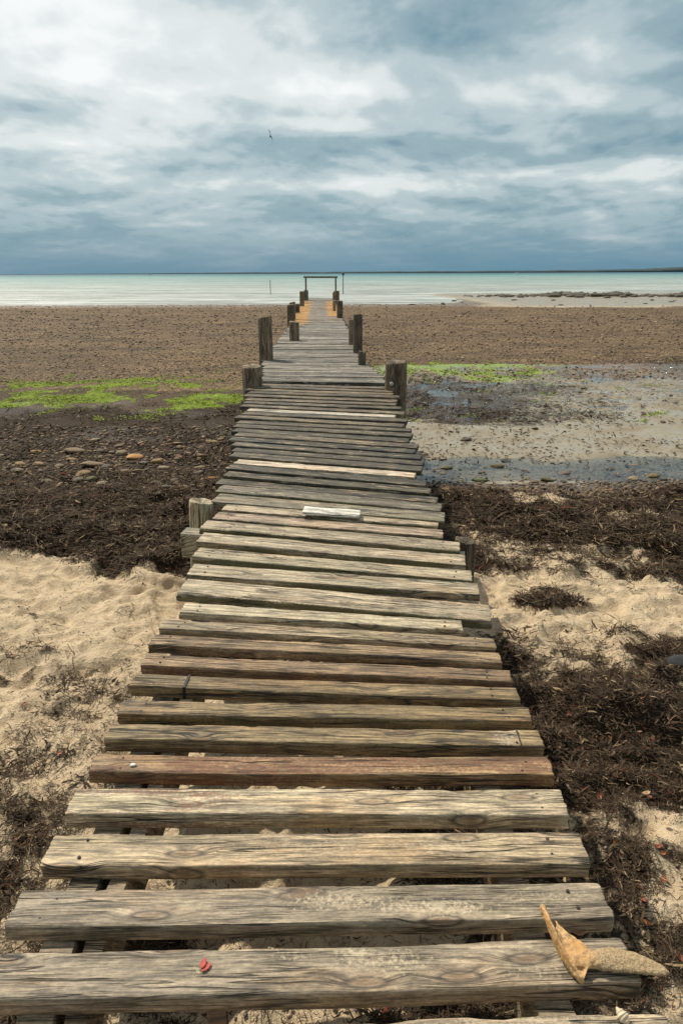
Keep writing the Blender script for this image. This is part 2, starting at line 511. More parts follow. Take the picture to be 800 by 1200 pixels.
def zones(X, Y):
    X = np.asarray(X, float); Y = np.asarray(Y, float)
    w = fbm(X * .9, Y * .9, 21, 4) - .5
    w2 = fbm(X * .28, Y * .28, 31, 4) - .5
    Yw = Y + w * np.clip(Y * .22, .3, 3.0)
    rt = sst(-.25, .25, X)
    lf = 1 - rt
    pn = fbm(X * 1.6, Y * 2.4, 41, 4)
    # left of the jetty
    wl = band(Yw, 4.72, 7.3, .22) * 1.0
    wl = np.maximum(wl, band(Yw, 7.0, 12.8, .8) * .62)
    wl = np.maximum(wl, sst(.50, .66, pn) * .56 * (1 - sst(3.4, 3.7, Yw)) * sst(1.0, 1.6, Y))
    wl = np.maximum(wl, .55 * band(Yw, 3.0, 3.5, .15) * sst(.40, .54, pn))
    wl = np.maximum(wl, .40 * (1 - sst(.2, .6, np.abs(X + 1.15 + .1 * (Y - 2)))) * (1 - sst(3.1, 3.6, Yw)))
    # right of the jetty
    wr = band(Yw, 2.35, 3.62, .2) * (.44 + .56 * sst(.38, .58, pn)) * (1.0 - .85 * sst(2.0, 2.35, X + (w * 1.5)) * sst(2.5, 2.9, Y))
    wr = np.maximum(wr, sst(.42, .64, pn) * .52 * (1 - sst(2.3, 2.5, Yw)))
    wr = np.maximum(wr, sst(.46, .62, pn) * .62 * band(Yw, 3.4, 4.1, .2))
    wr = np.maximum(wr, band(Yw, 4.5, 6.8, .25) * (.42 + .7 * sst(.36, .58, pn)))
    dk = band(Yw, 10.6, 15.5, .8) * (1 - sst(2.5, 6.5, X + w2 * 6))
    wr = np.maximum(wr, dk * .62)
    wr = np.maximum(wr, .5 * band(Yw, 14.5, 24, 3) * sst(4.5, 8, X) * sst(.4, .6, fbm(X * .5, Y * .35, 77, 4)))
    weed = wl * lf + wr * rt
    gn = .5 * fbm(X * .8, Y * .6, 51, 5) + .5 * fbm(X * 3.2, Y * 2.2, 53, 4)
    green = (band(Yw, 12.0, 17.4, 1.3) * (.30 + .70 * sst(.42, .58, gn)) * .72 * (.75 + .25 * sst(-9, -4, X))) * lf
    green = green + band(Yw, 15.6, 20.5, 1.3) * (1 - sst(3.4, 6.2, X + w2 * 3)) * (.45 + .55 * sst(.36, .55, gn)) * .86 * rt
    shl = sst(10.5, 14.5, Yw) * lf + sst(13.5, 18, Yw + 2 * (1 - sst(0, 4, X))) * rt
    bar = sst(8, 17, X + 0.25 * (fbm(X * .1, Y * .05, 3) - .5) * 40) * sst(58, 66, Y + w2 * 6)
    shl = shl * (1 - bar)
    gr = band(Yw, 6.4, 15, .5) * .75 * lf + (band(Yw, 6.6, 7.55, .25) * .9 + .40 * band(Yw, 7.5, 8.5, .3) + .45 * band(Yw, 11, 18, 1.5)) * rt
    wet = (band(Yw, 8.5, 13.5, 1.2) * .35 * sst(.45, .6, fbm(X * .7, Y * .9, 88, 4))) * lf + np.maximum(band(Yw, 7.3, 19, .5), bar) * rt
    wet = np.maximum(wet, sst(60, 68, Y) * .8)
    return dict(weed=weed, green=green, shingle=shl, gravel=gr, wet=wet)


def relief(X, Y, Z):
    near = 1 - sst(9, 14, Y)
    dry = 1 - sst(6.5, 7.6, Y)
    n = fbm(X * 3.1, Y * 3.1, 61, 4) - .5
    rid = 1 - np.abs(2 * fbm(X * 4.3 + 3, Y * 5.2, 71, 3) - 1)
    dz = dry * 1.3 * (n * .11 + (rid - .75) * .055 + (fbm(X * 9, Y * 9, 82, 3) - .5) * .05 + (fbm(X * 22, Y * 22, 81, 3) - .5) * .022)
    dz = dz + Z['weed'] * (.02 + .11 * (fbm(X * 2.4, Y * 2.8, 91, 4) - .40) + .03 * (fbm(X * 22, Y * 22, 95, 2) - .5)) * (1 - sst(6.6, 7.6, Y))
    # a thick bank of weed on both sides
    dz = dz + .07 * band(Y, 5.0, 6.6, .4) * Z['weed'] * (1 - .6 * sst(0, .5, X))
    dz = dz + .05 * band(Y, 2.7, 3.6, .25) * Z['weed'] * sst(.8, 1.1, X)
    fl = sst(6.8, 8, Y)
    dz = dz + fl * ((fbm(X * 1.5, Y * 2.0, 101, 5) - .5) * (.05 + .03 * sst(10, 13, Y)) + (fbm(X * 6, Y * 4.5, 111, 4) - .5) * (.016 + .04 * band(Y, 10.5, 16.5, 1.2) * sst(0, 1, X))) * (1 - .5 * sst(55, 62, Y))
    # sand ripples at the pool edge
    return dz


def gz(X, Y):
    X = np.asarray(X, float); Y = np.asarray(Y, float)
    return base_z(X, Y) + relief(X, Y, zones(X, Y))


def gz1(x, y):
    return float(gz(np.array([x]), np.array([y]))[0])


def build_ground():
    ys = [-8, -6, -4.5, -3.2, -2.2, -1.4, -.8, -.3, .1, .4, .65, .85, 1.0]
    while ys[-1] < 135:
        Y = ys[-1]; ys.append(Y + min(max(.0165, .00055 * Y * Y), 1.5))
    ys = np.array(ys)
    nc = 520
    u = np.linspace(-1, 1, nc); su = .42 * u + .58 * u ** 3
    hw = 4.5 + 1.05 * np.maximum(ys, 0)
    X = hw[:, None] * su[None, :]; Y = np.repeat(ys[:, None], nc, 1)
    Z = zones(X, Y)
    H = base_z(X, Y) + relief(X, Y, Z)
    V = np.stack([X, Y, H], -1).reshape(-1, 3)
    nr = len(ys)
    i = np.arange(nr - 1)[:, None] * nc + np.arange(nc - 1)[None, :]
    F = np.stack([i, i + 1, i + nc + 1, i + nc], -1).reshape(-1, 4)
    me = mesh_np('beach', V, F, ground_mat(), True, {k: a.ravel() for k, a in Z.items()})
    o = link('beach', me); o['kind'] = 'structure'


build_ground()


# ------------------------------------------------------------------ scattered ground cover
def sample_screen(n, y0, y1, hmean, x0=-60, x1=860):
    """points spread evenly over the part of the beach the photo shows"""
    px = rng.uniform(x0, x1, n); py = rng.uniform(y0, y1, n)
    q = np.stack([(px - CX) / FPX, -(py - CY) / FPX, -np.ones(n)], 0)
    d = np.array(CM) @ q
    X = d[0]; Y = d[1]; Zd = d[2]
    z = np.full(n, -hmean)
    for _ in range(4):
        tt = (z - CAM.z) / Zd
        x = X * tt; y = Y * tt
        z = base_z(x, y)
    return x, y


def strands(name, x, y, length, width, cols, lift, segs=3, curl=1.2, mat=STRAND):
    n = len(x)
    z = gz(x, y)
    a = rng.uniform(0, 2 * np.pi, n)
    k = rng.normal(0, curl, n)
    tilt = rng.normal(0, .38, n)
    P = np.zeros((n, segs + 1, 2, 3))
    cx, cy, cz = x.copy(), y.copy(), z + lift
    for s in range(segs + 1):
        wd = width * (1 - .55 * (abs(s - segs / 2) / (segs / 2)) ** 2)
        nx, ny = -np.sin(a), np.cos(a)
        nzv = rng.normal(0, .5, n)
        P[:, s, 0] = np.stack([cx - nx * wd, cy - ny * wd, cz - nzv * wd], -1)
        P[:, s, 1] = np.stack([cx + nx * wd, cy + ny * wd, cz + nzv * wd], -1)
        st = length / segs
        cx = cx + np.cos(a) * st; cy = cy + np.sin(a) * st; cz = cz + np.sin(tilt) * st
        a = a + k / segs; tilt = tilt - rng.uniform(.0, .5, n) * np.sign(tilt)
        cz = np.maximum(cz, z + .001)
    V = P.reshape(-1, 3)
    b = (np.arange(n) * (segs + 1) * 2)[:, None] + (np.arange(segs) * 2)[None, :]
    F = np.stack([b, b + 1, b + 3, b + 2], -1).reshape(-1, 4)
    C = np.repeat(np.concatenate([cols, np.ones((n, 1))], 1), (segs + 1) * 2, 0)
    return link(name, mesh_np(name, V, F, mat, True, {'tint': C}))


def weed_colors(n):
    t = rng.uniform(0, 1, n)
    c = np.array([.020, .014, .009])[None] * (1 - t[:, None]) + np.array([.088, .060, .038])[None] * t[:, None]
    pale = rng.uniform(0, 1, n) < .09
    c[pale] = np.array([.26, .19, .11]) * rng.uniform(.5, 1.2, (pale.sum(), 1))
    red = rng.uniform(0, 1, n) < .012
    c[red] = np.array([.13, .035, .02]) * rng.uniform(.6, 1.3, (red.sum(), 1))
    return c


def build_weed():
    # near and middle strandline
    xs, ys = [], []
    for (n, y0, y1) in ((150000, 560, 720), (230000, 700, 1260)):
        x, y = sample_screen(n, y0, y1, .5, -120, 920)
        w = zones(x, y)['weed']
        pn = fbm(x * 9, y * 9, 141, 3)
        keep = (w + (pn - .5) * 1.3) > rng.uniform(.38, .95, n)
        xs.append(x[keep]); ys.append(y[keep])
    x = np.concatenate(xs); y = np.concatenate(ys)
    n = len(x)
    sc = np.clip(y / 3.0, .8, 1.9)
    o = strands('seaweed', x, y, rng.uniform(.018, .075, n) * sc, rng.uniform(.0008, .0024, n) * sc, weed_colors(n), rng.uniform(.0, .012, n))
    tag(o, 'tangled dark brown dried seaweed strewn over the sand', 'seaweed', kind='stuff')
    # broader flat blades lying over the tangle
    x, y = sample_screen(42000, 570, 1260, .5, -120, 920)
    w = zones(x, y)['weed']
    k = (w + (fbm(x * 5, y * 5, 171, 3) - .5) * 1.6 > rng.uniform(.5, 1.15, len(x))) & (y < 7.2)
    x, y = x[k], y[k]; n = len(x); sc = np.clip(y / 3.5, .8, 1.8)
    o = strands('weed_blades', x, y, rng.uniform(.03, .09, n) * sc, rng.uniform(.003, .0065, n) * sc, weed_colors(n) * rng.uniform(.6, 1.25, (n, 1)), rng.uniform(.004, .016, n), 3, .8)
    tag(o, 'broad flat dark weed blades lying in layers on the strandline', 'seaweed', kind='stuff')
    # thin scraps over open sand and farther out
    x, y = sample_screen(17000, 670, 1260, .5, -120, 920)
    k = y < 4.8
    x, y = x[k], y[k]; n = len(x)
    o = strands('sand_litter', x, y, rng.uniform(.01, .04, n), rng.uniform(.0006, .0018, n), weed_colors(n), rng.uniform(0, .004, n), 2)
    tag(o, 'sparse dark weed scraps and straw littering the pale sand', 'litter', kind='stuff')
    x, y = sample_screen(3000, 438, 552, .7, 480, 860)
    k = (x > .9) & (fbm(x * .9, y * 1.3, 181, 4) > rng.uniform(.34, .66, len(x)))
    x, y = x[k], y[k]; n = len(x)
    o = strands('mud_litter', x, y, rng.uniform(.02, .09, n), rng.uniform(.004, .012, n), weed_colors(n), rng.uniform(.004, .014, n), 2)
    tag(o, 'dark scraps dotted over the pale wet flat right of the jetty', 'litter', kind='stuff')
    x, y = sample_screen(60000, 440, 580, .7, -60, 860)
    w = zones(x, y)['weed']
    k = w + (fbm(x * 2, y * 2, 151, 3) - .5) * 1.2 > rng.uniform(.45, 1.0, len(x))
    x, y = x[k], y[k]; n = len(x)
    o = strands('wrack', x, y, rng.uniform(.06, .16, n), rng.uniform(.004, .011, n), weed_colors(n) * .85, rng.uniform(0, .012, n), 3)
    tag(o, 'wet dark wrack spread over the mud and stones farther out', 'seaweed', kind='stuff')


build_weed()

ICO = None


def ico_base(sub=1):
    bm = bmesh.new(); bmesh.ops.create_icosphere(bm, subdivisions=sub, radius=1)
    V = np.array([v.co[:] for v in bm.verts]); F = np.array([[v.index for v in f.verts] for f in bm.faces]); bm.free()
    return V, F


def pebbles(name, x, y, size, cols, sink=.35, flat=.6):
    n = len(x)
    V0, F0 = ico_base(1)
    if n > 12000:
        pass
    k = len(V0)
    z = gz(x, y)
    sc = np.stack([size * rng.uniform(.7, 1.3, n), size * rng.uniform(.7, 1.3, n), size * flat * rng.uniform(.6, 1.2, n)], -1)
    a = rng.uniform(0, 2 * np.pi, n); ca, sa = np.cos(a), np.sin(a)
    P = V0[None] * sc[:, None] * (1 + rng.normal(0, .13, (n, k, 1)))
    Q = np.stack([P[..., 0] * ca[:, None] - P[..., 1] * sa[:, None], P[..., 0] * sa[:, None] + P[..., 1] * ca[:, None], P[..., 2]], -1)
    Q += np.stack([x, y, z + sc[:, 2] * (1 - 2 * sink)], -1)[:, None]
    F = (F0[None] + (np.arange(n) * k)[:, None, None]).reshape(-1, 3)
    C = np.repeat(np.concatenate([cols, np.ones((n, 1))], 1), k, 0)
    return link(name, mesh_np(name, Q.reshape(-1, 3), F, PEBBLE, True, {'tint': C}))


def peb_cols(n, dark, light, pw=1.6):
    t = rng.uniform(0, 1, (n, 1)) ** pw
    c = np.array(dark)[None] * (1 - t) + np.array(light)[None] * t
    return c * rng.uniform(.8, 1.2, (n, 3)) ** .5


def build_pebbles():
    x, y = sample_screen(30000, 356, 450, 1.0, -60, 860)
    sh = zones(x, y)['shingle']
    k = (sh > rng.uniform(.2, .9, len(x))) & (y < 69)
    x, y = x[k], y[k]; n = len(x)
    o = pebbles('shingle', x, y, (.010 + .034 * rng.uniform(0, 1, n) ** 2.5) * np.clip(y / 22, .8, 2.0), peb_cols(n, (.06, .042, .026), (.50, .37, .24), 1.9))
    tag(o, 'brown shingle and shells covering the wide flat below the tideline', 'shingle', kind='stuff')
    x, y = sample_screen(16000, 500, 600, .7, -60, 860)
    g = zones(x, y)['gravel']
    k = g > rng.uniform(.2, .9, len(x))
    x, y = x[k], y[k]; n = len(x)
    o = pebbles('gravel', x, y, rng.uniform(.006, .024, n) * np.clip(y / 7, .8, 1.5), peb_cols(n, (.03, .022, .016), (.32, .22, .125), 1.9))
    tag(o, 'small dark gravel between the larger stones of the beach', 'gravel', kind='stuff')
    x, y = sample_screen(2500, 600, 1250, .5, -60, 860)
    n = len(x)
    o = pebbles('grit', x, y, rng.uniform(.002, .007, n), peb_cols(n, (.06, .05, .04), (.5, .42, .32), 1.2))
    tag(o, 'tiny pebbles and shell grit scattered over sand and weed', 'grit', kind='stuff')


build_pebbles()


def build_green():
    x, y = sample_screen(170000, 405, 495, .8, -60, 860)
    g = zones(x, y)['green']
    k = g + (fbm(x * 2.6, y * 2.2, 161, 4) - .5) * 2.6 > rng.uniform(.5, 1.1, len(x))
    x, y = x[k], y[k]; n = len(x)
    t = rng.uniform(0, 1, (n, 1))
    c = np.array([.09, .125, .012]) * (1 - t) + np.array([.33, .43, .03]) * t
    o = strands('green_algae', x, y, rng.uniform(.02, .08, n), rng.uniform(.003, .009, n), c * rng.uniform(.55, 1.1, (n, 1)), rng.uniform(.0, .018, n), 2, 1.8, GREENW)
    tag(o, 'bright green algae carpet across the mud at mid beach', 'algae', kind='stuff')


build_green()


# ------------------------------------------------------------------ stones (each a thing)
def stone_mesh(seed, flat):
    V, F = ico_base(3)
    r = np.random.default_rng(seed)
    n = 0.0
    for k in range(5):
        d = r.normal(size=3); d /= np.linalg.norm(d)
        c = r.uniform(.55, .95)
        p = V @ d
        V = V - np.maximum(p - c, 0)[:, None] * d[None] * .9       # worn facets
    V = V * (1 + .16 * (fbm(V[:, :1] * 2 + seed, V[:, 1:2] * 2 + V[:, 2:] * 2, seed, 3) - .5))
    V = V * np.array([1, r.uniform(.6, .85), flat])
    return mesh_np('stone', V, F, STONE, True)


STONES = [stone_mesh(100 + i, (.30, .38, .45, .55, .5, .35)[i]) for i in range(6)]
_first_stone = {}


def stone(px, py, wpx, label, color, group=None, mi=None, name='stone'):
    # find the beach point seen there
    z = -.6
    for _ in range(6):
        p = at_z(px, py, z); z = gz1(p.x, p.y)
    s = .5 * wpx * p.y / FPX
    o = bpy.data.objects.new(name, STONES[random.randrange(6) if mi is None else mi])
    COL.objects.link(o)
    o.location = (p.x, p.y, z + s * .2)
    o.scale = (s, s, s * random.uniform(.7, 1.05))
    o.rotation_euler = (random.uniform(-.15, .15), random.uniform(-.15, .15), random.uniform(0, 6.28) if wpx < 14 else random.uniform(-.4, .4))
    o.color = (*color, 1)
    return tag(o, label, 'stone', group)


OCH = (.48, .235, .065); BRN = (.23, .155, .085); GRY = (.15, .12, .085); TAN = (.34, .26, .155)
stone(158, 537, 22, 'flat ochre orange stone, largest of the orange ones left of the jetty', OCH, mi=0)
stone(98, 557, 19, 'orange tan stone resting at the front edge of the left stone band', (.33, .2, .085), mi=2)
stone(46, 545, 14, 'small tan orange stone, farthest left of the orange stones', (.31, .2, .09), mi=1)
stone(249, 562, 15, 'orange stone close beside the jetty left edge', (.4, .19, .06), mi=1)
stone(208, 520, 12, 'small ochre stone on the dark mud behind the left stone band', (.3, .18, .07), mi=0)
stone(88, 530, 26, 'long flat brown stone near the back of the left stone band', BRN, mi=0)
stone(107, 563, 15, 'round olive stone beside the orange tan one', (.15, .13, .07), mi=3)
stone(108, 546, 30, 'wide low brown slab in the middle of the left stone band', BRN, mi=0)
stone(765, 559, 14, 'upright yellow brown stone at the far right pool edge', (.27, .2, .085), mi=3)
stone(741, 562, 15, 'tan stone left of the upright yellow brown one at pool edge', TAN, mi=2)
stone(582, 548, 18, 'brown stone standing in the shallow pool strip', (.16, .12, .06), mi=1)
stone(592, 541, 13, 'thin dark flat stone lying behind the brown pool stone', (.05, .045, .04), mi=0)
stone(562, 564, 16, 'mossy green stone on the near side of the pool strip', (.09, .11, .03), mi=1)
stone(522, 549, 17, 'flat olive stone in the pool nearest the jetty', (.14, .12, .06), mi=0)
stone(640, 563, 18, 'flat greenish brown stone at the middle of the pool strip', (.13, .12, .055), mi=0)
stone(660, 557, 17, 'grey brown stone behind the flat greenish one at pool edge', GRY, mi=1)
stone(545, 516, 15, 'low dark stone alone on the pale wet sand', (.09, .065, .045), mi=0)
o = stone(794, 778, 34, 'smooth dark grey stone half buried at the right sand edge', (.05, .05, .05), mi=3)
done = []
rr = random.Random(8)
for i in range(130):
    px = rr.uniform(-10, 285); py = 515 + 65 * rr.random() ** .8
    if px > 268 - (py - 515) * .35: continue
    c = rr.choice([BRN, BRN, TAN, GRY, TAN, (.38, .225, .085), (.30, .19, .08)])
    v = rr.uniform(.7, 1.15)
    stone(px, py, 5 + 12 * rr.random() ** 1.6, 'brown weathered stone among many on the dark beach band left of the jetty',
          tuple(a * v for a in c), 'stones of the left beach band')
for i in range(34):
    px = rr.uniform(510, 830); py = 546 + 28 * rr.random()
    c = rr.choice([BRN, GRY, GRY, (.08, .07, .055)])
    v = rr.uniform(.7, 1.1)
    stone(px, py, rr.uniform(4, 11), 'small dark stone along the pool edge right of the jetty', tuple(a * v for a in c), 'stones along the right pool edge')
for i in range(26):
    px = rr.uniform(490, 830); py = 440 + 70 * rr.random()
    stone(px, py, rr.uniform(3, 9), 'little dark stone lying on the wet flat right of the jetty', tuple(a * rr.uniform(.6, 1.) for a in GRY), 'little stones on the wet flat')

# ------------------------------------------------------------------ standing water on the flat
def pool_mat():
    m, t = new_mat('pool_water')
    pos = t.n('ShaderNodeNewGeometry').outputs['Position']
    nrm = t.bump(t.noise(t.vm('MULTIPLY', pos, (6, 14, 1)), 1, 4), 0.010, 0.6)
    fr = t.n('ShaderNodeFresnel', IOR=1.34, Normal=nrm)
    gl = t.n('ShaderNodeBsdfGlossy', Color=(1, 1, 1, 1), Roughness=0.04, Normal=nrm)
    tr = t.n('ShaderNodeBsdfTransparent', Color=(.80, .82, .80, 1))
    mx = t.nt.nodes.new('ShaderNodeMixShader')
    t.set(mx.inputs[0], fr.outputs[0]); t.set(mx.inputs[1], tr.outputs[0]); t.set(mx.inputs[2], gl.outputs[0])
    t.out(mx.outputs[0])
    return m


def sheet(name, pts, z, mat):
    bm = bmesh.new(); bm.faces.new([bm.verts.new((x, y, z)) for x, y in pts])
    return link(name, bm_mesh(name, bm, mat))


pm = pool_mat()
o = sheet('tide_pool', [(.5, 6.6), (8, 6.6), (13, 12), (15, 16.5), (9, 17.0), (1.0, 16.5), (.6, 10)], -.661, pm); o['kind'] = 'structure'


# ------------------------------------------------------------------ jetty
ROOT_LOC = Vector((0, .9, -.45))
jetty = bpy.data.objects.new('jetty', None); COL.objects.link(jetty)
jetty.location = ROOT_LOC
tag(jetty, 'long weathered wooden jetty running from the sand out across the flat', 'jetty')


def jpart(name, me, M, label=None, parent=None):
    o = link(name, me, parent or jetty, (Matrix.Translation(-ROOT_LOC) @ M) if parent is None else M)
    if label: o['label'] = label
    return o


def plank_mesh(L, w, t, seed, nx, nt, tintf=None, wear=1.0):
    """one sawn board, x along its length, top at z=0, worn edges and ends"""
    rad = min(.0045, t * .3)
    # profile (y, z) going round
    prof = []
    for y in np.linspace(-w / 2 + rad, w / 2 - rad, nt): prof.append((y, 0.0))
    for a in (30, 60, 90): prof.append((w / 2 - rad + rad * math.sin(R(a)), -rad + rad * math.cos(R(a))))
    for z in np.linspace(-rad, -t + rad * .5, max(3, nt // 5))[1:]: prof.append((w / 2, z))
    for y in np.linspace(w / 2 - rad * .5, -w / 2 + rad * .5, 5): prof.append((y, -t))
    for z in np.linspace(-t + rad * .5, -rad, max(4, nt // 3))[:-1]: prof.append((-w / 2, z))
    for a in (90, 60, 30): prof.append((-w / 2 + rad - rad * math.sin(R(a)), -rad + rad * math.cos(R(a))))
    prof = np.array(prof); k = len(prof)
    e = .004
    xs = np.concatenate([[-L / 2, -L / 2 + e], np.linspace(-L / 2 + .02, L / 2 - .02, nx), [L / 2 - e, L / 2]])
    X = np.repeat(xs[:, None], k, 1)
    Yp = np.repeat(prof[None, :, 0], len(xs), 0).copy(); Zp = np.repeat(prof[None, :, 1], len(xs), 0).copy()
    s = seed * 7.31
    # bow and cup of the board, wandering edges, chipped arrises
    Yp = Yp + (fbm(X * 1.1 + s, X * 0, seed, 2) - .5) * .012 * wear
    Zp = Zp + (fbm(X * 1.3 + s, X * 0 + 5, seed + 3, 2) - .5) * .008 * wear
    top = Zp > -t * .5
    edge = np.clip(1 - np.minimum(np.abs(Yp - w / 2), np.abs(Yp + w / 2)) / .009, 0, 1) * (Zp > -rad * 2)
    chip = np.maximum(fbm(X * 9 + s, Yp * 6, seed + 9, 4) - .52, 0) * 3
    Zp = Zp - edge * chip * .005 * wear - edge * .0003
    Yp = Yp - np.sign(Yp) * edge * chip * .004 * wear
    gr = fbm(X * 2.0 + s, (Yp + (fbm(X * 1.5 + s, Yp * 8, seed + 1, 2) - .5) * .03) * 95, seed + 5, 3) - .5
    Zp = Zp + gr * .0030 * wear * top
    Yp = Yp + np.where(np.abs(np.abs(prof[None, :, 0]) - w / 2) < .001, gr * .002, 0)
    # uneven sawn ends, slightly rounded in
    endw = (np.abs(X) > L / 2 - .03)
    X = X + endw * np.sign(X) * (fbm(Yp * 40 + s, Zp * 40, seed + 13, 3) - .5) * .010 * wear
    cap = (np.abs(X) > L / 2 - .0065)
    shrink = np.zeros(len(xs)); shrink[0] = shrink[-1] = 1
    Yp = Yp * (1 - .02 * shrink[:, None]); Zp = -t / 2 + (Zp + t / 2) * (1 - .05 * shrink[:, None])
    rings = [np.stack([X[i], Yp[i], Zp[i]], -1) for i in range(len(xs))]
    V = np.concatenate(rings)
    tint = np.zeros((len(V), 4))
    if tintf is not None: tint = tintf(V, L, w, t, seed)
    return loft_mesh('plank', rings, WOOD, True, {'tint': tint})


def frame_of(Lf, Rf, w):
    ex = (Rf - Lf).normalized(); ey = Vector((0, 0, 1)).cross(ex).normalized(); ez = ex.cross(ey)
    c = (Lf + Rf) / 2 + ey * (w / 2)
    return Matrix(((ex.x, ey.x, ez.x, c.x), (ex.y, ey.y, ez.y, c.y), (ex.z, ey.z, ez.z, c.z), (0, 0, 0, 1)))


def tint_red(amount, where='all', col=(.17, .066, .036)):
    def f(V, L, w, t, s):
        n = fbm(V[:, 0] * 3.2 + s, V[:, 1] * 16 + V[:, 2] * 16, s + 200, 4)
        a = sst(.5 - amount * .3, .85 - amount * .3, n)
        if where == 'front': a = a * (V[:, 2] < -.006)
        if where == 'left': a = a * (1 - sst(-.25 * L, 0.0, V[:, 0]))
        return np.concatenate([np.repeat([col], len(V), 0), (a * .56)[:, None]], 1)
    return f


def tint_moss(amount):
    def f(V, L, w, t, s):
        n = fbm(V[:, 0] * 2.2 + s, V[:, 1] * 10 + V[:, 2] * 20, s + 250, 4)
        a = sst(.25, .6, n) * (V[:, 2] < -.005) * (V[:, 1] < 0) * amount
        a = np.maximum(a, amount * .7 * sst(.52, .7, n) * sst(.2, -.5, V[:, 1] / w))
        return np.concatenate([np.repeat([(.085, .082, .026)], len(V), 0), a[:, None]], 1)
    return f


def tint_sand(spots, col=(.50, .41, .28)):
    def f(V, L, w, t, s):
        a = np.zeros(len(V))
        for (fx, fy, rx, ry, am) in spots:
            a = np.maximum(a, am * np.exp(-(((V[:, 0] / L + .5 - fx) / rx) ** 2 + ((V[:, 1] / w + .5 - fy) / ry) ** 2)))
        a = a * (V[:, 2] > -.006)
        return np.concatenate([np.repeat([col], len(V), 0), a[:, None]], 1)
    return f


def tint_worn(fx, rx):
    def f(V, L, w, t, s):
        a = (np.exp(-((V[:, 0] / L + .5 - fx) / rx) ** 4)) * (V[:, 2] > -.006) * .55
        return np.concatenate([np.repeat([(.44, .37, .28)], len(V), 0), a[:, None]], 1)
    return f


GY1 = (.315, .265, .195); GY2 = (.25, .215, .165); OL = (.185, .142, .080); OLB = (.17, .128, .070); PALE = (.43, .40, .33)
MID = (.34, .295, .22)
# name, left front corner, right front corner, left back y/x, right back, zl, zr, thickness, colour, algae, tint, label
NEARP = [
    ('D', (-60, 1262), (800, 1236), (-30, 1214), (767, 1185), 0, 0, .046, GY1, 0, tint_sand([(.8, .8, .3, .5, .55), (.5, .7, .2, .4, .5)]), None),
    ('C', (-32, 1173), (752, 1152), (-12, 1118), (727, 1099), 0, 0, .050, GY2, .12, tint_sand([(.47, .8, .05, .2, .62), (.57, .75, .05, .25, .75), (.62, .6, .12, .4, .6), (.33, .5, .04, .3, .5), (.85, .3, .1, .3, .5)]), None),
    ('B', (5, 1087), (720, 1075), (20, 1042), (700, 1035), 0, 0, .048, GY2, .15, tint_sand([(.55, .55, .16, .4, .62), (.7, .35, .16, .3, .7), (.9, .6, .15, .3, .5)]), None),
    ('A', (46, 1014), (692, 1011), (62, 975), (675, 975), 0, 0, .047, (.31, .255, .175), .08, tint_sand([(.5, .5, .4, .5, .45), (.75, .5, .2, .4, .5)]), None),
    ('E', (76, 953), (667, 955), (88, 923), (652, 925), 0, 0, .054, (.36, .31, .225), .05, tint_red(.7, 'left', (.25, .11, .07)), 'thick pale plank with faded red paint scrapes'),
    ('F', (103, 904), (650, 908), (114, 884), (643, 887), 0, 0, .048, (.225, .155, .086), .0, tint_red(.95), 'brown plank with red stained front edge'),
    ('G', (122, 867), (637, 874), (130, 848), (634, 856), .002, -.002, .052, OL, .0, tint_worn(.925, .045), 'olive brown plank with a pale worn patch near its right end'),
    ('H', (136.5, 837), (624, 845), (143, 819), (620, 831), .004, -.005, .047, OLB, .0, tint_moss(.6), None),
    ('I', (152, 804), (609, 820), (159, 790), (603, 805), .010, -.012, .048, OLB, .0, None, 'olive brown plank crossed by a narrow black band'),
    ('J', (165, 778), (600, 798), (169, 767), (595, 786), .015, -.018, .045, (.205, .145, .088), .0, tint_red(.75, 'front'), 'brown plank with reddish front face'),
    ('K', (174.5, 754), (588, 777), (177, 745), (585, 766), .018, -.022, .044, (.225, .165, .10), .0, tint_red(.9, 'front'), None),
    ('L', (186, 736), (581, 759), (192, 724), (578, 749), .020, -.026, .044, (.27, .22, .15), .05, None, None),
    ('M', (210, 717), (543, 738.5), (214, 704), (538.5, 729), .024, -.030, .040, (.41, .365, .27), .05, None, 'short pale plank ending before its neighbours'),
    ('N', (207, 695), (576, 728), (218, 676), (569.5, 711), .028, -.035, .046, MID, .06, tint_moss(.8), 'wide plank jutting out past its neighbours'),
    ('O', (219, 672), (562, 697.5), (223, 657), (554, 686), .030, -.030, .036, (.36, .32, .24), .25, tint_moss(.8), None),
    ('P', (225, 652), (553, 680), (228, 640), (547, 669), .035, -.025, .040, (.35, .31, .225), .15, tint_moss(.8), None),
    ('Q', (230, 634.5), (545, 662), (232.5, 624), (540, 650), .045, -.015, .040, MID, .15, tint_moss(.8), None),
    ('R', (234, 619), (538.5, 645.5), (237, 609), (534, 634.5), .055, -.005, .040, MID, .2, tint_moss(.8), None),
    ('S', (249, 607), (518.5, 630), (252, 598), (515, 622), .065, .005, .036, (.33, .265, .2), .1, tint_moss(.8), None),
    ('T', (260, 597), (513, 617), (261, 589), (510, 611), .070, .010, .038, (.36, .31, .23), .1, tint_moss(.8), None),
    ('U', (248, 587), (520, 611), (251, 577), (516, 601), .080, .020, .042, (.30, .275, .21), .45, tint_moss(.8), None),
    ('V', (252, 575), (516, 599), (253, 566), (512, 591), .090, .030, .040, (.28, .255, .2), .6, tint_moss(.8), None),
]
deck = []          # (left front, right front, width, thickness) of every board, for what lies under and on it
pl_obj = {}
nail_me = None
NAIL = simple_mat('rusted_nail', (.045, .028, .02), .7, 80, .5)


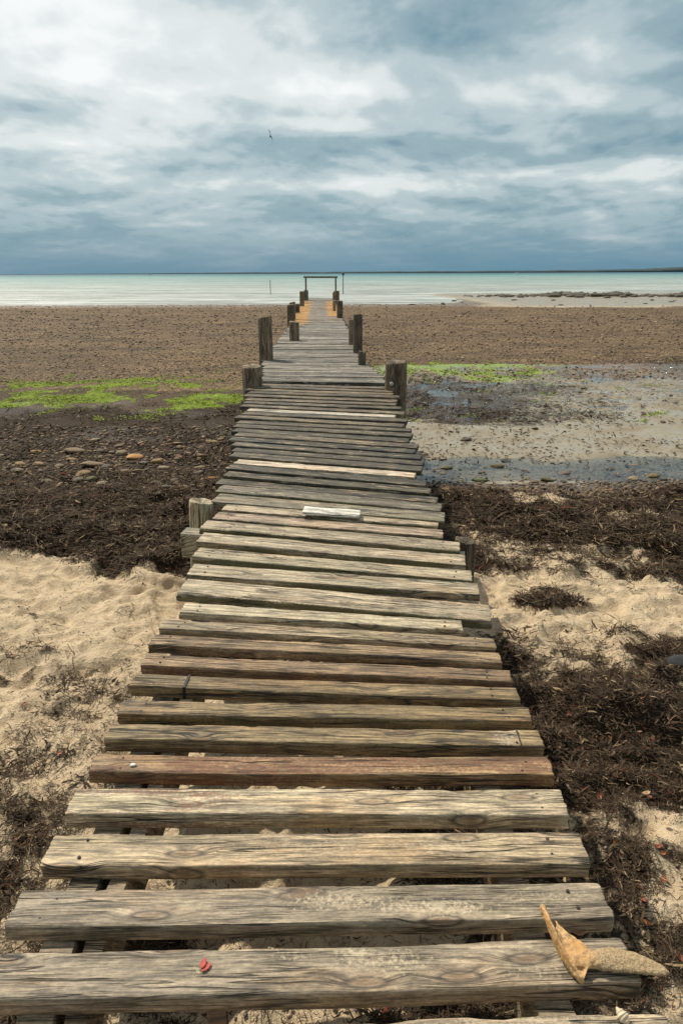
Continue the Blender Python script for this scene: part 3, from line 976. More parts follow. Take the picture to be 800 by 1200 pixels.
def nail_mesh():
    rings = []
    for (r, z) in ((.0035, -.01), (.0042, .0004), (.0038, .0014), (.0015, .0018)):
        rings.append(np.array([(r * math.cos(a), r * math.sin(a), z) for a in np.linspace(0, 2 * math.pi, 10, endpoint=False)]))
    return loft_mesh('nail', rings, NAIL)


nail_me = nail_mesh()


def add_plank(Lf, Rf, w, t, col, alg, seed, nx, nt, tintf=None, label=None, nails=False, wear=1.0):
    L = (Rf - Lf).length
    M = frame_of(Lf, Rf, w)
    me = plank_mesh(L, w, t, seed, nx, nt, tintf, wear)
    o = jpart('plank', me, M, label)
    o.color = (col[0] * 1.12, col[1] * 1.05, col[2] * .96, alg)
    deck.append((Lf.copy(), Rf.copy(), w, t))
    if nails:
        for sx in (-1, 1):
            for sy in (-.25, .25):
                n = link('nail', nail_me, o)
                n.location = (sx * (L / 2 - .085 + random.uniform(-.015, .015)), sy * w + random.uniform(-.006, .006), .0005)
                s = random.uniform(.85, 1.4); n.scale = (s, s, 1)
    return o


for i, (nm, lf, rf, lb, rb, zl, zr, th, col, alg, tf, lab) in enumerate(NEARP):
    Lf = at_z(*lf, zl); Rf = at_z(*rf, zr); Lb = at_z(*lb, zl); Rb = at_z(*rb, zr)
    dirn = (Rf - Lf).normalized(); n2 = Vector((0, 0, 1)).cross(dirn).normalized()
    w = .5 * ((Lb - Lf).dot(n2) + (Rb - Rf).dot(n2))
    w = min(max(w, .085), .175)
    hi = i < 14
    pl_obj[nm] = add_plank(Lf, Rf, w, th, col, alg, 31 + i, 150 if hi else 90, 26 if hi else 16, tf, lab, nails=i < 20, wear=1.15)

# narrow black band across the board, and the joint at the worn board's end
o = pl_obj['I']
bm = bmesh.new()
_, _, wI, tI = deck[8]; LI = (deck[8][1] - deck[8][0]).length
bmesh.ops.create_cube(bm, size=1, matrix=Matrix.Translation((0, -wI / 2 - .002, -tI / 2)) @ Matrix.Diagonal((.010, .006, tI * .96, 1)))
bmesh.ops.create_cube(bm, size=1, matrix=Matrix.Translation((0, -.0015, .002)) @ Matrix.Diagonal((.010, wI + .003, .006, 1)))
st = link('black_band', bm_mesh('black_band', bm, simple_mat('band_black', (.012, .014, .016), .6, 60, .3)), o)
st.location = (-LI / 2 + LI * .142, 0, 0)
o = pl_obj['G']
_, _, wG, tG = deck[6]; LG = (deck[6][1] - deck[6][0]).length
bm = bmesh.new()
bmesh.ops.create_cube(bm, size=1, matrix=Matrix.Translation((0, 0, .001)) @ Matrix.Diagonal((.004, wG * .96, .003, 1)))
jn = link('joint', bm_mesh('joint', bm, NAIL), o); jn.location = (LG / 2 - .075, 0, .001)

# boards between the short boards and the step: interpolated along the two edges
S1 = [((252, 575), (516, 599), .090, .030), ((263, 543), (497, 562), .125, .085), ((271, 511), (484, 525), .16, .13),
      ((279, 487), (473, 496), .20, .18), ((288, 460), (463, 466), .265, .255), ((292, 449), (457, 454), .285, .28)]
S2 = [((304, 446), (453, 449)), ((309.5, 421), (425, 422)), ((323, 403), (415, 403)), ((333, 390), (409, 390)), ((342, 379), (404, 379)),
      ((347, 368), (398, 368)), ((351, 359), (394, 359)), ((359, 349.5), (391, 349.5))]


def resample(Ls, Rs, step, start=True):
    Ls = [Vector(a) for a in Ls]; Rs = [Vector(a) for a in Rs]
    cum = [0]
    for i in range(1, len(Ls)):
        cum.append(cum[-1] + ((Ls[i] + Rs[i]) / 2 - (Ls[i - 1] + Rs[i - 1]) / 2).length)
    out = []; s = 0 if start else step
    while s <= cum[-1]:
        i = max(j for j in range(len(cum)) if cum[j] <= s + 1e-9); i = min(i, len(cum) - 2)
        f = (s - cum[i]) / (cum[i + 1] - cum[i])
        out.append((Ls[i].lerp(Ls[i + 1], f), Rs[i].lerp(Rs[i + 1], f)))
        s += step
    return out


rp = random.Random(3)
L1 = [at_z(*a, zl) for a, b, zl, zr in S1]; R1 = [at_z(*b, zr) for a, b, zl, zr in S1]
row1 = resample(L1, R1, .158, False)
ypx_white = [(274, 539.5, 492, 558), (286, 482.5, 461, 491)]
white_idx = []
for wx in ypx_white:
    best = min(range(len(row1)), key=lambda i: abs((row1[i][0].y + row1[i][1].y) / 2 - (at_z(wx[0], wx[1], .13 if wx[1] > 500 else .2).y + at_z(wx[2], wx[3], .09 if wx[1] > 500 else .185).y) / 2))
    white_idx.append(best)
for i, (a, b) in enumerate(row1):
    ex = (b - a).normalized(); j0, j1 = rp.uniform(-.035, .03), rp.uniform(-.03, .035)
    lab = None; w = rp.uniform(.122, .142); tf = None
    col = rp.choice([(.32, .255, .165), (.245, .20, .125), (.37, .30, .20), (.28, .23, .15)]); alg = rp.uniform(.8, 1.0)
    if i in white_idx:
        col = (.47, .41, .33) if i == white_idx[0] else (.43, .41, .36); alg = .0 if i == white_idx[0] else .12; w = .125
        j0, j1 = .07, -.07
        lab = 'new pale pinkish plank' if i == white_idx[0] else 'bleached whitish plank'
    elif i > len(row1) - 5: tf = tint_red(.5, 'all', (.24, .15, .06))
    elif 6 < i: alg = rp.uniform(.75, 1)
    A = a + ex * j0 + Vector((0, 0, rp.uniform(-.006, .006))); B = b + ex * j1 + Vector((0, 0, rp.uniform(-.006, .006)))
    add_plank(A, B, w, .04, col, alg, 77 + i, 60, 12, tf, lab)
n_seg1 = len(deck)

# second span, out to the end
L2 = [at_z(*a, .25) for a, b in S2]; R2 = [at_z(*b, .25) for a, b in S2]
row2 = resample(L2, R2, .158)


def tint_lichen(amL, amR):
    def f(V, L, w, t, s):
        fx = V[:, 0] / L + .5
        n = fbm(V[:, 0] * 5 + s, V[:, 1] * 9 + s, s + 300, 4)
        a = np.maximum(np.maximum(amL * (1 - sst(.15, .48, fx)), amR * sst(.56, .85, fx)) * sst(.28, .52, n + .06), .55 * amL * sst(.50, .66, n))
        return np.concatenate([np.array([(.58, .27, .02)]) * (.5 + .9 * fbm(V[:, :1] * 9 + s, V[:, 1:2] * 9, s + 310, 3)), a[:, None]], 1)
    return f


rest = []
for i, (a, b) in enumerate(row2):
    ex = (b - a).normalized()
    yy = (a.y + b.y) / 2
    A = a + ex * rp.uniform(-.04, .03) + Vector((0, 0, rp.uniform(-.007, .007))); B = b + ex * rp.uniform(-.03, .04) + Vector((0, 0, rp.uniform(-.007, .007)))
    col = rp.choice([(.36, .335, .30), (.28, .255, .225), (.46, .435, .395), (.33, .31, .27)]); alg = rp.uniform(.45, .95) if yy < 17 else rp.uniform(.2, .7)  # paler greys: the whitish sheen of this span is put into the colour
    lich = band(yy, 18.5, 36, 2.5) * 1.0
    tf = tint_lichen(float(lich), float(lich * (1.0 if yy > 23 else .3))) if lich > .05 else None
    if len(deck) < 100:
        add_plank(A, B, rp.uniform(.125, .146), .04, col, alg, 177 + i, 36, 8, tf)
    else:
        rest.append((A, B, rp.uniform(.125, .146), tf, i))
        deck.append((A.copy(), B.copy(), .135, .04))
# the many far boards, as one part
Vs, Fs, Ts = [], [], []; base = 0
for A, B, w, tf, i in rest:
    L = (B - A).length
    me = plank_mesh(L, w, .04, 400 + i, 14, 5, tf)
    M = frame_of(A, B, w)
    co = np.zeros(len(me.vertices) * 3, np.float32); me.vertices.foreach_get('co', co); co = co.reshape(-1, 3)
    tt = np.zeros(len(me.vertices) * 4, np.float32); me.attributes['tint'].data.foreach_get('color', tt)
    Mn = np.array(M); Vs.append(co @ Mn[:3, :3].T + Mn[:3, 3]); Ts.append(tt.reshape(-1, 4))
    for p in me.polygons: Fs.append([base + v for v in p.vertices])
    base += len(co)
    bpy.data.meshes.remove(me)
me = bpy.data.meshes.new('decking')
me.from_pydata(np.concatenate(Vs).tolist(), [], Fs)
for p in me.polygons: p.use_smooth = True
a_ = me.attributes.new('tint', 'FLOAT_COLOR', 'POINT'); a_.data.foreach_set('color', np.concatenate(Ts).astype(np.float32).ravel())
me.materials.append(WOOD)
o = jpart('decking', me, Matrix.Identity(4)); o.color = (.30, .275, .235, .4); o['kind'] = 'stuff'
o['label'] = 'far grey decking with yellow lichen along both edges'


def deck_pt(i, f):
    a, b, w, t = deck[i]
    ex = (b - a).normalized(); ey = Vector((0, 0, 1)).cross(ex).normalized()
    return a.lerp(b, f) + ey * w / 2, t


def beam_mesh(name, pts, w, h, seed=1):
    rings = []
    for i, p in enumerate(pts):
        q = pts[min(i + 1, len(pts) - 1)] - pts[max(i - 1, 0)]
        q.z = 0; q.normalize(); n = Vector((q.y, -q.x, 0))
        jit = float(fbm(np.array([i * .7]), np.array([seed]), seed, 2)[0] - .5) * .008
        c = []
        for sx, sz in ((-.5, 0), (-.46, .06), (.46, .06), (.5, 0), (.5, -.9), (.46, -.96), (-.46, -.96), (-.5, -.9)):
            v = p + n * (sx * w + jit) + Vector((0, 0, (sz - .06) * h))
            c.append(v[:])
        rings.append(np.array(c))
    return loft_mesh(name, rings, WOOD, False)


# two stringers under the boards in each span
for (i0, i1) in ((0, n_seg1), (n_seg1, len(deck))):
    for f in (.085, .86):
        pts = []
        for i in range(i0, i1):
            p, t = deck_pt(i, f); p.z -= t - .004; pts.append(p)
        # bed the beam on the lowest boards so none of them is cut
        zs = [p.z for p in pts]
        for k in range(len(pts)):
            pts[k].z = min(zs[max(0, k - 2):k + 3]) if i0 else zs[k]
        if i0 == 0:
            e = pts[0] + (pts[0] - pts[1]).normalized() * .8; e.z = pts[0].z; pts.insert(0, e)
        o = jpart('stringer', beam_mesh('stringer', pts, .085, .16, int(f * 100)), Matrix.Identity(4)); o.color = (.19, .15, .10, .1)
# doubled beam seen at the front left
pts = []
for i in range(0, 10):
    p, t = deck_pt(i, .145); p.z -= t - .003; pts.append(p)
e = pts[0] + (pts[0] - pts[1]).normalized() * .8; e.z = pts[0].z; pts.insert(0, e)
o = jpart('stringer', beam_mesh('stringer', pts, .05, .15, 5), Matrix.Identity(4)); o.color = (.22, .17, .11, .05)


# ---- piles
def pile_mesh(r, h, seed, split=False, taper=.06, ns=40):
    """trimmed log from z=0 (foot) to h, with checks running down it"""
    rings = []; r0 = np.random.default_rng(seed)
    ang = np.linspace(0, 2 * np.pi, ns, endpoint=False)
    zz = np.concatenate([np.linspace(0, h - .05, 12), [h - .03, h - .014, h - .004, h]])
    checks = r0.uniform(0, 2 * np.pi, 4)
    for z in zz:
        rr_ = r * (1 + taper * (1 - z / h)) * (1 + .10 * (fbm(np.cos(ang) * 1.3 + seed, np.sin(ang) * 1.3 + z * .8, seed, 3) - .5))
        for cch in checks:
            d = np.abs((ang - cch - .25 * (z - h) + np.pi) % (2 * np.pi) - np.pi)
            rr_ = rr_ - r * .07 * np.exp(-(d / .06) ** 2) * min(1, .4 + z / h)
        if split:
            d = np.abs((ang - 4.9 + np.pi) % (2 * np.pi) - np.pi); rr_ = rr_ - r * .38 * np.exp(-(d / .16) ** 2)
        k = 1.0
        if z > h - .02: k = 1 - .05 * (z - h + .02) / .02
        tilt = (np.cos(ang + seed) * .010 + (fbm(np.cos(ang) * 2 + seed, np.sin(ang) * 2, seed + 4, 2) - .5) * .012) * (z > h - .055)
        rings.append(np.stack([rr_ * k * np.cos(ang), rr_ * k * np.sin(ang), np.full(ns, z) + tilt], -1))
    # worn, hollowed top
    for q, dz in ((.8, -.003), (.5, -.010), (.2, -.014)):
        last = rings[len(zz) - 1].copy(); last[:, :2] *= q; last[:, 2] += dz; rings.append(last)
    return loft_mesh('pile', rings, PILEW, True)


def pile(cx_px, top_px, dist, wpx, col, alg=.25, seed=0, split=False, lean=(0, 0), label=None):
    p = at_d(cx_px, top_px, dist)
    r = .5 * wpx * (dist * math.cos(PITCH) + (CAM.z - p.z) * math.sin(PITCH)) / FPX
    g = gz1(p.x, p.y) - .3
    M = Matrix.Translation((p.x - lean[0], p.y - lean[1], g)) @ Matrix.Rotation(lean[0] / max(p.z - g, .1), 4, 'Y')
    o = jpart('pile', pile_mesh(r, p.z - g, 900 + seed, split), M, label)
    o.color = (*col, alg)
    return o


PG = (.27, .205, .135); PD = (.17, .13, .09); PL = (.32, .25, .17)
pile(236, 587, 4.55, 29, (.36, .315, .225), .08, 1, lean=(.03, 0), label='pale cut pile with bare top, nearest on the left')
pile(545, 633, 4.25, 24, PD, .5, 2, label='dark short pile, nearest on the right')
p4L = pile(295, 429, 8.35, 23, PG, .3, 3, label='squat pile at the step, left side')
p4R = pile(464, 424, 8.1, 26, PG, .4, 4, True, label='thick split pile with a pale bolt')
pile(310, 371, 11.3, 16.5, PG, .3, 5, label='tall pile standing left of the second span')
pile(419, 368.5, 12.2, 11, PD, .4, 6, label='tall dark pile right of the second span')
pile(411.5, 375, 13.6, 6, PG, .3, 7)
pile(424, 412, 10.6, 9, PD, .4, 8)
pile(344.5, 377, 14.6, 11.5, PG, .35, 9)
pile(340.5, 357, 18.8, 9, PD, .35, 10)
pile(342.5, 354, 21.5, 7, PG, .35, 11)
pile(348.5, 356.5, 25, 5, PD, .35, 12)
pile(353.5, 341.5, 30, 5.4, PG, .3, 13)
pile(358.5, 340, 36.5, 5.2, PG, .3, 14)
pile(398, 352.5, 22, 7, PD, .35, 15)
pile(391.5, 352, 26, 3.6, PL, .2, 16)
pile(394, 341, 34.5, 7, PG, .4, 17)
pile(391.5, 342.5, 31, 4, PL, .3, 18)
# bolt head on the split pile
bm = bmesh.new(); bmesh.ops.create_uvsphere(bm, u_segments=10, v_segments=6, radius=.024)
bmesh.ops.scale(bm, vec=(1, .6, 1), verts=bm.verts)
bl = link('bolt', bm_mesh('bolt', bm, simple_mat('pale_bolt', (.42, .40, .36), .6, 60, .3), True), p4R)
bl.location = (-.055, -.125, gz1(0, 8) * 0 + (at_d(462, 448, 8.1).z - (p4R.location.z + ROOT_LOC.z)))

# ---- cross bearers between piles
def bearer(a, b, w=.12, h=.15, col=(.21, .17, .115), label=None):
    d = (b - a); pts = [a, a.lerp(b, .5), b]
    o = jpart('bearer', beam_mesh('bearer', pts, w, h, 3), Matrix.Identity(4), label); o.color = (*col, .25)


def deck_at_y(y):
    return min(range(len(deck)), key=lambda i: abs((deck[i][0].y + deck[i][1].y) / 2 - y))


for y, fl, fr in ((3.98, -.085, 1.02), (8.2, -.06, 1.06), (11.3, -.08, 1.06), (14.6, -.02, 1.06), (18.8, -.06, 1.04), (22, -.06, 1.08), (26, -.06, 1.04), (30.5, -.08, 1.06), (35.5, -.06, 1.06)):
    i = deck_at_y(y)
    a, t = deck_pt(i, fl); b, t = deck_pt(i, fr)
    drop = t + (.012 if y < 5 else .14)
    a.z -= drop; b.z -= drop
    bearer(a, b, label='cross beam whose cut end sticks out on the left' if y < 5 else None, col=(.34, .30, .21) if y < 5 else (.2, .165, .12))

# ---- pale board fixed on top of the planks
PB = wood_mat('whitewashed_board', 'X', 1.0, .7, .3, .6)
c0 = at_z(354, 601.5, .078); c1 = at_z(421, 606, .062)
ia = deck_at_y((c0.y + c1.y) / 2 + .1)
wv_ = .125
ex = (c1 - c0)
me = plank_mesh(ex.length, wv_, .018, 640, 40, 12); me.materials.clear(); me.materials.append(PB)
o = jpart('patch_board', me, frame_of(c0 + Vector((0, 0, .004)), c1 + Vector((0, 0, .004)), wv_), 'small whitewashed board fixed across the planks')
o.color = (.66, .63, .56, .1)

# ---- handrail frame at the seaward end
RAIL = simple_mat('grey_rail_wood', (.13, .125, .12), .7, 12, .3)
D_END = 36.3


def box_between(a, b, w, d):
    q = (b - a); L = q.length
    bm = bmesh.new(); bmesh.ops.create_cube(bm, size=1, matrix=Matrix.Diagonal((w, d, L, 1)))
    bmesh.ops.bevel(bm, geom=bm.edges[:], offset=min(w, d) * .12, segments=1, affect='EDGES')
    return bm, Matrix.Translation((a + b) / 2) @ q.to_track_quat('Z', 'Y').to_matrix().to_4x4()


ta = at_d(358.2, 324.5, D_END); tb = at_d(393.2, 324.5, D_END)
for p in (ta, tb):
    foot = Vector((p.x, p.y, .2)); bm, M = box_between(foot, p, .075, .075)
    jpart('rail_post', bm_mesh('rail_post', bm, RAIL), M)
bm, M = box_between(ta + Vector((-.11, 0, -.01)), tb + Vector((.09, 0, -.01)), .085, .085)
jpart('top_rail', bm_mesh('top_rail', bm, RAIL), M)


# ------------------------------------------------------------------ things lying on the jetty
def deck_top(px, py, guess=0.0, dz=0):
    return at_z(px, py, guess + dz)


# bone: a blade-shaped shoulder bone, curved spine on the left, rough tongue to the right
def bone():
    m, t = new_mat('dry_bone')
    co = t.n('ShaderNodeTexCoord').outputs['Object']
    x, y, z = t.xyz(co)
    n = t.noise(co, 60, 6, .7); n2 = t.noise(co, 260, 3, .7); n3 = t.noise(co, 16, 3)
    rgh = t.mr(x, .055, .085)
    c = t.mix(t.mr(n3, .35, .65), (.50, .27, .095), (.60, .38, .17))
    c = t.mix(t.mr(n, .48, .62, 0, .8), c, (.24, .145, .075))
    c = t.mix(t.mr(t.noise(co, 35, 5, .7), .56, .66, 0, .7), c, (.13, .085, .055))
    c = t.vm('SCALE', c, t.mr(n2, .3, .7, .8, 1.15))
    c2 = t.mix(t.mr(n2, .35, .65), (.26, .175, .09), (.58, .43, .25))
    c = t.mix(rgh, c, c2)
    h = t.m('ADD', t.m('MULTIPLY', n, .4), t.m('MULTIPLY', t.m('MULTIPLY', n2, rgh), 1.0))
    t.out(t.principled(c, .6, t.bump(h, .004, 1.0), .35))
    k = 16; ang = np.linspace(0, 2 * np.pi, k, endpoint=False)
    rings = []
    # tongue and web: sections along local x  (cx, cy, cz, half width, half thickness, twist)
    secs = [(.004, .030, .022, .058, .004, .10), (.018, .020, .021, .048, .006, .05), (.036, .008, .020, .036, .009, .0), (.056, -.004, .019, .024, .013, 0.), (.070, -.008, .018, .019, .014, 0),
            (.085, -.006, .017, .026, .013, 0), (.11, -.004, .016, .030, .012, 0), (.14, -.006, .015, .028, .011, 0), (.17, -.010, .013, .025, .010, 0),
            (.20, -.017, .011, .019, .008, 0), (.222, -.023, .010, .011, .006, 0), (.232, -.026, .010, .003, .003, 0)]
    for (cx, cy, cz, hw, ht, tw) in secs:
        yy = hw * np.cos(ang); z_ = ht * np.sin(ang)
        rings.append(np.stack([np.full(k, cx) + tw * yy * -.2, cy + yy, cz + z_ + tw * yy * .5], -1))
    V, F = loft(rings)
    rings2 = []
    # raised spine blade, from far upper tip down to near lower tip
    for (u, hx, hz) in ((0, .003, .004), (.04, .009, .012), (.12, .007, .013), (.3, .005, .018), (.5, .005, .02), (.7, .006, .019), (.88, .007, .016), (.97, .005, .010), (1., .002, .003)):
        cy = .105 - u * .165; cx = -.026 + .058 * u + .012 * math.sin(u * 3.1) * -1; cz = .048 - .030 * u + .006 * math.sin(u * 6)
        rings2.append(np.stack([cx + hx * np.cos(ang), np.full(k, cy) + 0 * ang, cz + hz * np.sin(ang)], -1))
    V2, F2 = loft(rings2)
    # flaring web from the spine to the neck
    # thin plate spreading from the spine to the neck
    def spine(u):
        return np.array([-.026 + .058 * u - .012 * math.sin(u * 3.1), .105 - u * .165, .048 - .030 * u + .006 * math.sin(u * 6)])
    con = np.array([(-.018, .080), (.012, .058), (.036, .048), (.052, .030), (.070, .012), (.072, .0), (.055, -.022), (.034, -.056)])
    cu = np.array([.12, .2, .35, .5, .65, .75, .87, 1.0])
    nu, nv = 22, 10; top = []; bot = []
    for u in np.linspace(.12, 1, nu):
        a_ = spine(u); b_ = np.array([np.interp(u, cu, con[:, 0]), np.interp(u, cu, con[:, 1]), .022])
        for v in np.linspace(0, 1, nv):
            q = a_ * (1 - v) + b_ * v; q[2] -= .010 * math.sin(v * math.pi) * (1 - .3 * u)
            top.append(q + [0, 0, .0028]); bot.append(q - [0, 0, .0028])
    V3 = np.array(top + bot); F3 = []; h_ = nu * nv
    for i in range(nu - 1):
        for j in range(nv - 1):
            e = i * nv + j; F3 += [(e, e + 1, e + nv + 1, e + nv), (h_ + e, h_ + e + nv, h_ + e + nv + 1, h_ + e + 1)]
    loop_ = [j for j in range(nv)] + [i * nv + nv - 1 for i in range(1, nu)] + [(nu - 1) * nv + j for j in range(nv - 2, -1, -1)] + [i * nv for i in range(nu - 2, 0, -1)]
    for i in range(len(loop_)):
        p_, q_ = loop_[i], loop_[(i + 1) % len(loop_)]; F3.append((q_, p_, p_ + h_, q_ + h_))
    Vt = np.concatenate([V, V2, V3]); Ft = list(F) + [tuple(i + len(V) for i in f) for f in F2] + [tuple(i + len(V) + len(V2) for i in f) for f in F3]
    me = bpy.data.meshes.new('bone')
    me.from_pydata(Vt.tolist(), [], [f if f[2] != f[3] else f[:3] for f in Ft])
    me.materials.append(m)
    o = link('bone', me)
    rm = o.modifiers.new('weld', 'REMESH'); rm.mode = 'VOXEL'; rm.voxel_size = .0022; rm.use_smooth_shade = True
    sm = o.modifiers.new('smooth', 'SMOOTH'); sm.iterations = 3; sm.factor = .5
    tx = bpy.data.textures.new('bone_relief', 'CLOUDS'); tx.noise_scale = .012; tx.noise_depth = 4
    dm = o.modifiers.new('relief', 'DISPLACE'); dm.texture = tx; dm.strength = .0055; dm.mid_level = .5; dm.texture_coords = 'LOCAL'
    p = at_z(657, 1128, 0)
    o.location = (p.x, p.y, .004); o.rotation_euler = (R(4), R(0), R(-2))
    tag(o, 'tan weathered bone with a curved ridge and rough tongue on the front planks', 'bone')


bone()


def leaf_mesh(name, L, W, mat, curl=.3, n=9, lobes=False):
    rings = []; V = []; F = []
    us = np.linspace(0, 1, n)
    for u in us:
        w = W * math.sin(math.pi * (u ** .8)) ** .8 + .0004
        if lobes: w *= 1 + .3 * math.sin(u * 14)
        for s in (-1, -.5, 0, .5, 1):
            V.append((u * L - L / 2, s * w, curl * L * ((u - .5) ** 2) * 1.2 + .35 * curl * abs(s) * w))
    for i in range(n - 1):
        for j in range(4):
            F.append((i * 5 + j, i * 5 + j + 1, i * 5 + j + 6, i * 5 + j + 5))
    me = bpy.data.meshes.new(name); me.from_pydata(V, [], F); me.materials.append(mat)
    for p in me.polygons: p.use_smooth = True
    return me


def leaf_mat(name, col):
    m, t = new_mat(name)
    co = t.n('ShaderNodeTexCoord').outputs['Object']
    n = t.noise(co, 120, 4, .7)
    c = t.vm('SCALE', col, t.mr(n, .3, .7, .6, 1.35))
    t.out(t.principled(c, .55, t.bump(n, .001, 1), .35))
    return m


# red petal pair on the second board
red = leaf_mat('red_leaf', (.40, .055, .04))
me = leaf_mesh('red_leaf', .028, .0065, red, .10)
bm = bmesh.new(); bm.from_mesh(me)
g = bm.verts[:] + bm.edges[:] + bm.faces[:]
d = bmesh.ops.duplicate(bm, geom=g)
vv = [e for e in d['geom'] if isinstance(e, bmesh.types.BMVert)]
bmesh.ops.rotate(bm, verts=vv, cent=(-.004, 0, 0), matrix=Matrix.Rotation(R(28), 3, 'Z'))
bmesh.ops.translate(bm, verts=vv, vec=(.002, .010, .002))
bm.to_mesh(me); bm.free()
o = link('red_leaf', me); p = at_z(242, 1134, .004); o.location = (p.x, p.y, .005); o.rotation_euler = (0, 0, R(50))
tag(o, 'small bright red split leaf lying on a front plank', 'leaf')
sol = o.modifiers.new('thick', 'SOLIDIFY'); sol.thickness = .0006

bl_m = leaf_mat('brown_leaf', (.30, .15, .085))
me = leaf_mesh('brown_leaf', .045, .010, bl_m, .7)
o = link('brown_leaf', me); p = at_z(681, 1091, -.03); o.location = (p.x, p.y + .01, -.046); o.rotation_euler = (0, 0, R(18))
o.modifiers.new('thick', 'SOLIDIFY').thickness = .0008
tag(o, 'curled pinkish brown leaf caught in the gap between front planks', 'leaf')


# whelk shell, bottom right
def whelk():
    m = simple_mat('whelk_shell', (.62, .50, .34), .5, 90, .3)
    k = 24; rings = []
    for i in range(64):
        u = i / 63
        r = .0115 * (math.sin(min(u / .62, 1) * math.pi / 2) if u < .62 else (1 - (u - .62) / .38) ** .8 * .85 + .15) + .0006
        whorl = 1 + .09 * math.sin(u * 30)
        ang = np.linspace(0, 2 * np.pi, k, endpoint=False)
        rr_ = r * whorl * (1 + .06 * np.cos(ang - u * 20))
        rings.append(np.stack([rr_ * np.cos(ang), rr_ * np.sin(ang), np.full(k, .036 * (1 - u))], -1))
    # aperture pressed into one side
    for rg in rings:
        u = 1 - rg[:, 2] / .036
        a = np.arctan2(rg[:, 1], rg[:, 0])
        d = np.exp(-((a - 1.4) / .5) ** 2) * np.exp(-((u - .60) / .2) ** 2)
        rg[:, :2] *= (1 - .62 * d)[:, None]
    o = link('whelk_shell', loft_mesh('whelk_shell', rings, m))
    ip = simple_mat('shell_inside', (.10, .05, .03), .6, 60, .3)
    V = [(.0045 * math.cos(a), .0008 * math.sin(3 * a), .009 * math.sin(a)) for a in np.linspace(0, 2 * math.pi, 16, endpoint=False)]
    bm = bmesh.new(); bm.faces.new([bm.verts.new(v) for v in V]); ex_ = bmesh.ops.extrude_face_region(bm, geom=bm.faces[:])
    bmesh.ops.translate(bm, verts=[e for e in ex_['geom'] if isinstance(e, bmesh.types.BMVert)], vec=(0, .0015, 0))
    c = link('aperture', bm_mesh('aperture', bm, ip), o); c.location = (.0008, .0050, .0145); c.rotation_euler = (0, 0, R(-8))
    p = at_z(730, 1190, .012)
    o.location = (p.x + .004, p.y - .018, .0105); o.rotation_euler = (R(-72), R(8), R(32))
    tag(o, 'small cream spiral shell with a dark opening at the bottom plank edge', 'shell')


whelk()

# chip of white shell on the fifth board
V, F = ico_base(2)
V = V * np.array([.010, .007, .004]) * (1 + .2 * rng.normal(size=(len(V), 1)) * .5)
o = link('shell_chip', mesh_np('shell_chip', V, F, simple_mat('white_shell', (.75, .72, .66), .5, 60, .15), True))
p = at_z(156, 897, .003); o.location = (p.x, p.y, .005)
tag(o, 'chip of white shell on the red edged brown plank', 'shell')

# wooden stake and a hose loop under the nearest boards
z0 = -.40; p = at_z(258, 1194, -.30)
bm, M = box_between(Vector((p.x + .04, p.y - .22, gz1(p.x, p.y - .22) + .0)), Vector((p.x - .01, p.y + .02, -.285)), .05, .03)
o = link('wood_offcut', bm_mesh('wood_offcut', bm, WOOD)); o.matrix_basis = M; o.color = (.36, .21, .10, 0)
tag(o, 'brown sawn wood offcut propped on the sand beneath the front planks', 'offcut')

# fallen leaves in the weed
OL_ = leaf_mat('orange_leaf', (.36, .13, .04)); RL = leaf_mat('rust_leaf', (.22, .06, .03)); TL = leaf_mat('tan_leaf', (.36, .24, .12))
proto = [leaf_mesh('fallen_leaf', .034, .0085, OL_, .5), leaf_mesh('fallen_leaf', .036, .009, RL, .6), leaf_mesh('fallen_leaf', .032, .008, TL, .4)]


def on_ground(px, py):
    z = -.45
    for _ in range(6):
        p = at_z(px, py, z); z = gz1(p.x, p.y)
    return Vector((p.x, p.y, z))


NL = ['orange leaf fallen on the seaweed right of the jetty', 'rust red leaf fallen on the seaweed right of the jetty', 'tan leaf fallen on the seaweed right of the jetty']
spots = [(664, 822), (720, 908), (758, 919), (756, 932), (759, 936), (740, 906), (702, 936), (734, 843), (745, 1022), (776, 1035), (778, 1030), (770, 995), (783, 1116), (795, 1125),
         (700, 856), (757, 1085), (655, 870), (690, 790), (715, 868), (776, 1003), (752, 1060), (780, 970), (640, 815), (690, 930), (720, 990), (738, 905), (668, 833), (765, 860)]
for i, (px, py) in enumerate(spots):
    k = (0, 0, 0, 2, 1, 0, 1, 2, 2, 0, 0, 1, 1, 1)[i % 14]
    p = on_ground(px, py)
    o = link('fallen_leaf', proto[k]); o.location = (p.x, p.y, p.z + .012)
    o.rotation_euler = (rr.uniform(-.4, .4), rr.uniform(-.4, .4), rr.uniform(0, 6.28)); s = rr.uniform(.6, 1.15); o.scale = (s, s, s)
    tag(o, NL[k], 'leaf', NL[k].replace(' leaf', ' leaves'))
for i, (px, py) in enumerate([(200, 930), (45, 742), (30, 830), (70, 885), (15, 770), (20, 985), (110, 960), (150, 1000)]):
    p = on_ground(px, py)
    o = link('fallen_leaf', proto[1]); o.location = (p.x, p.y, p.z + .010)
    o.rotation_euler = (rr.uniform(-.3, .3), rr.uniform(-.3, .3), rr.uniform(0, 6.28)); s = rr.uniform(.5, .9); o.scale = (s, s, s)
    tag(o, 'rust red leaf fallen on the sand left of the jetty', 'leaf', 'rust red leaves on the left sand')


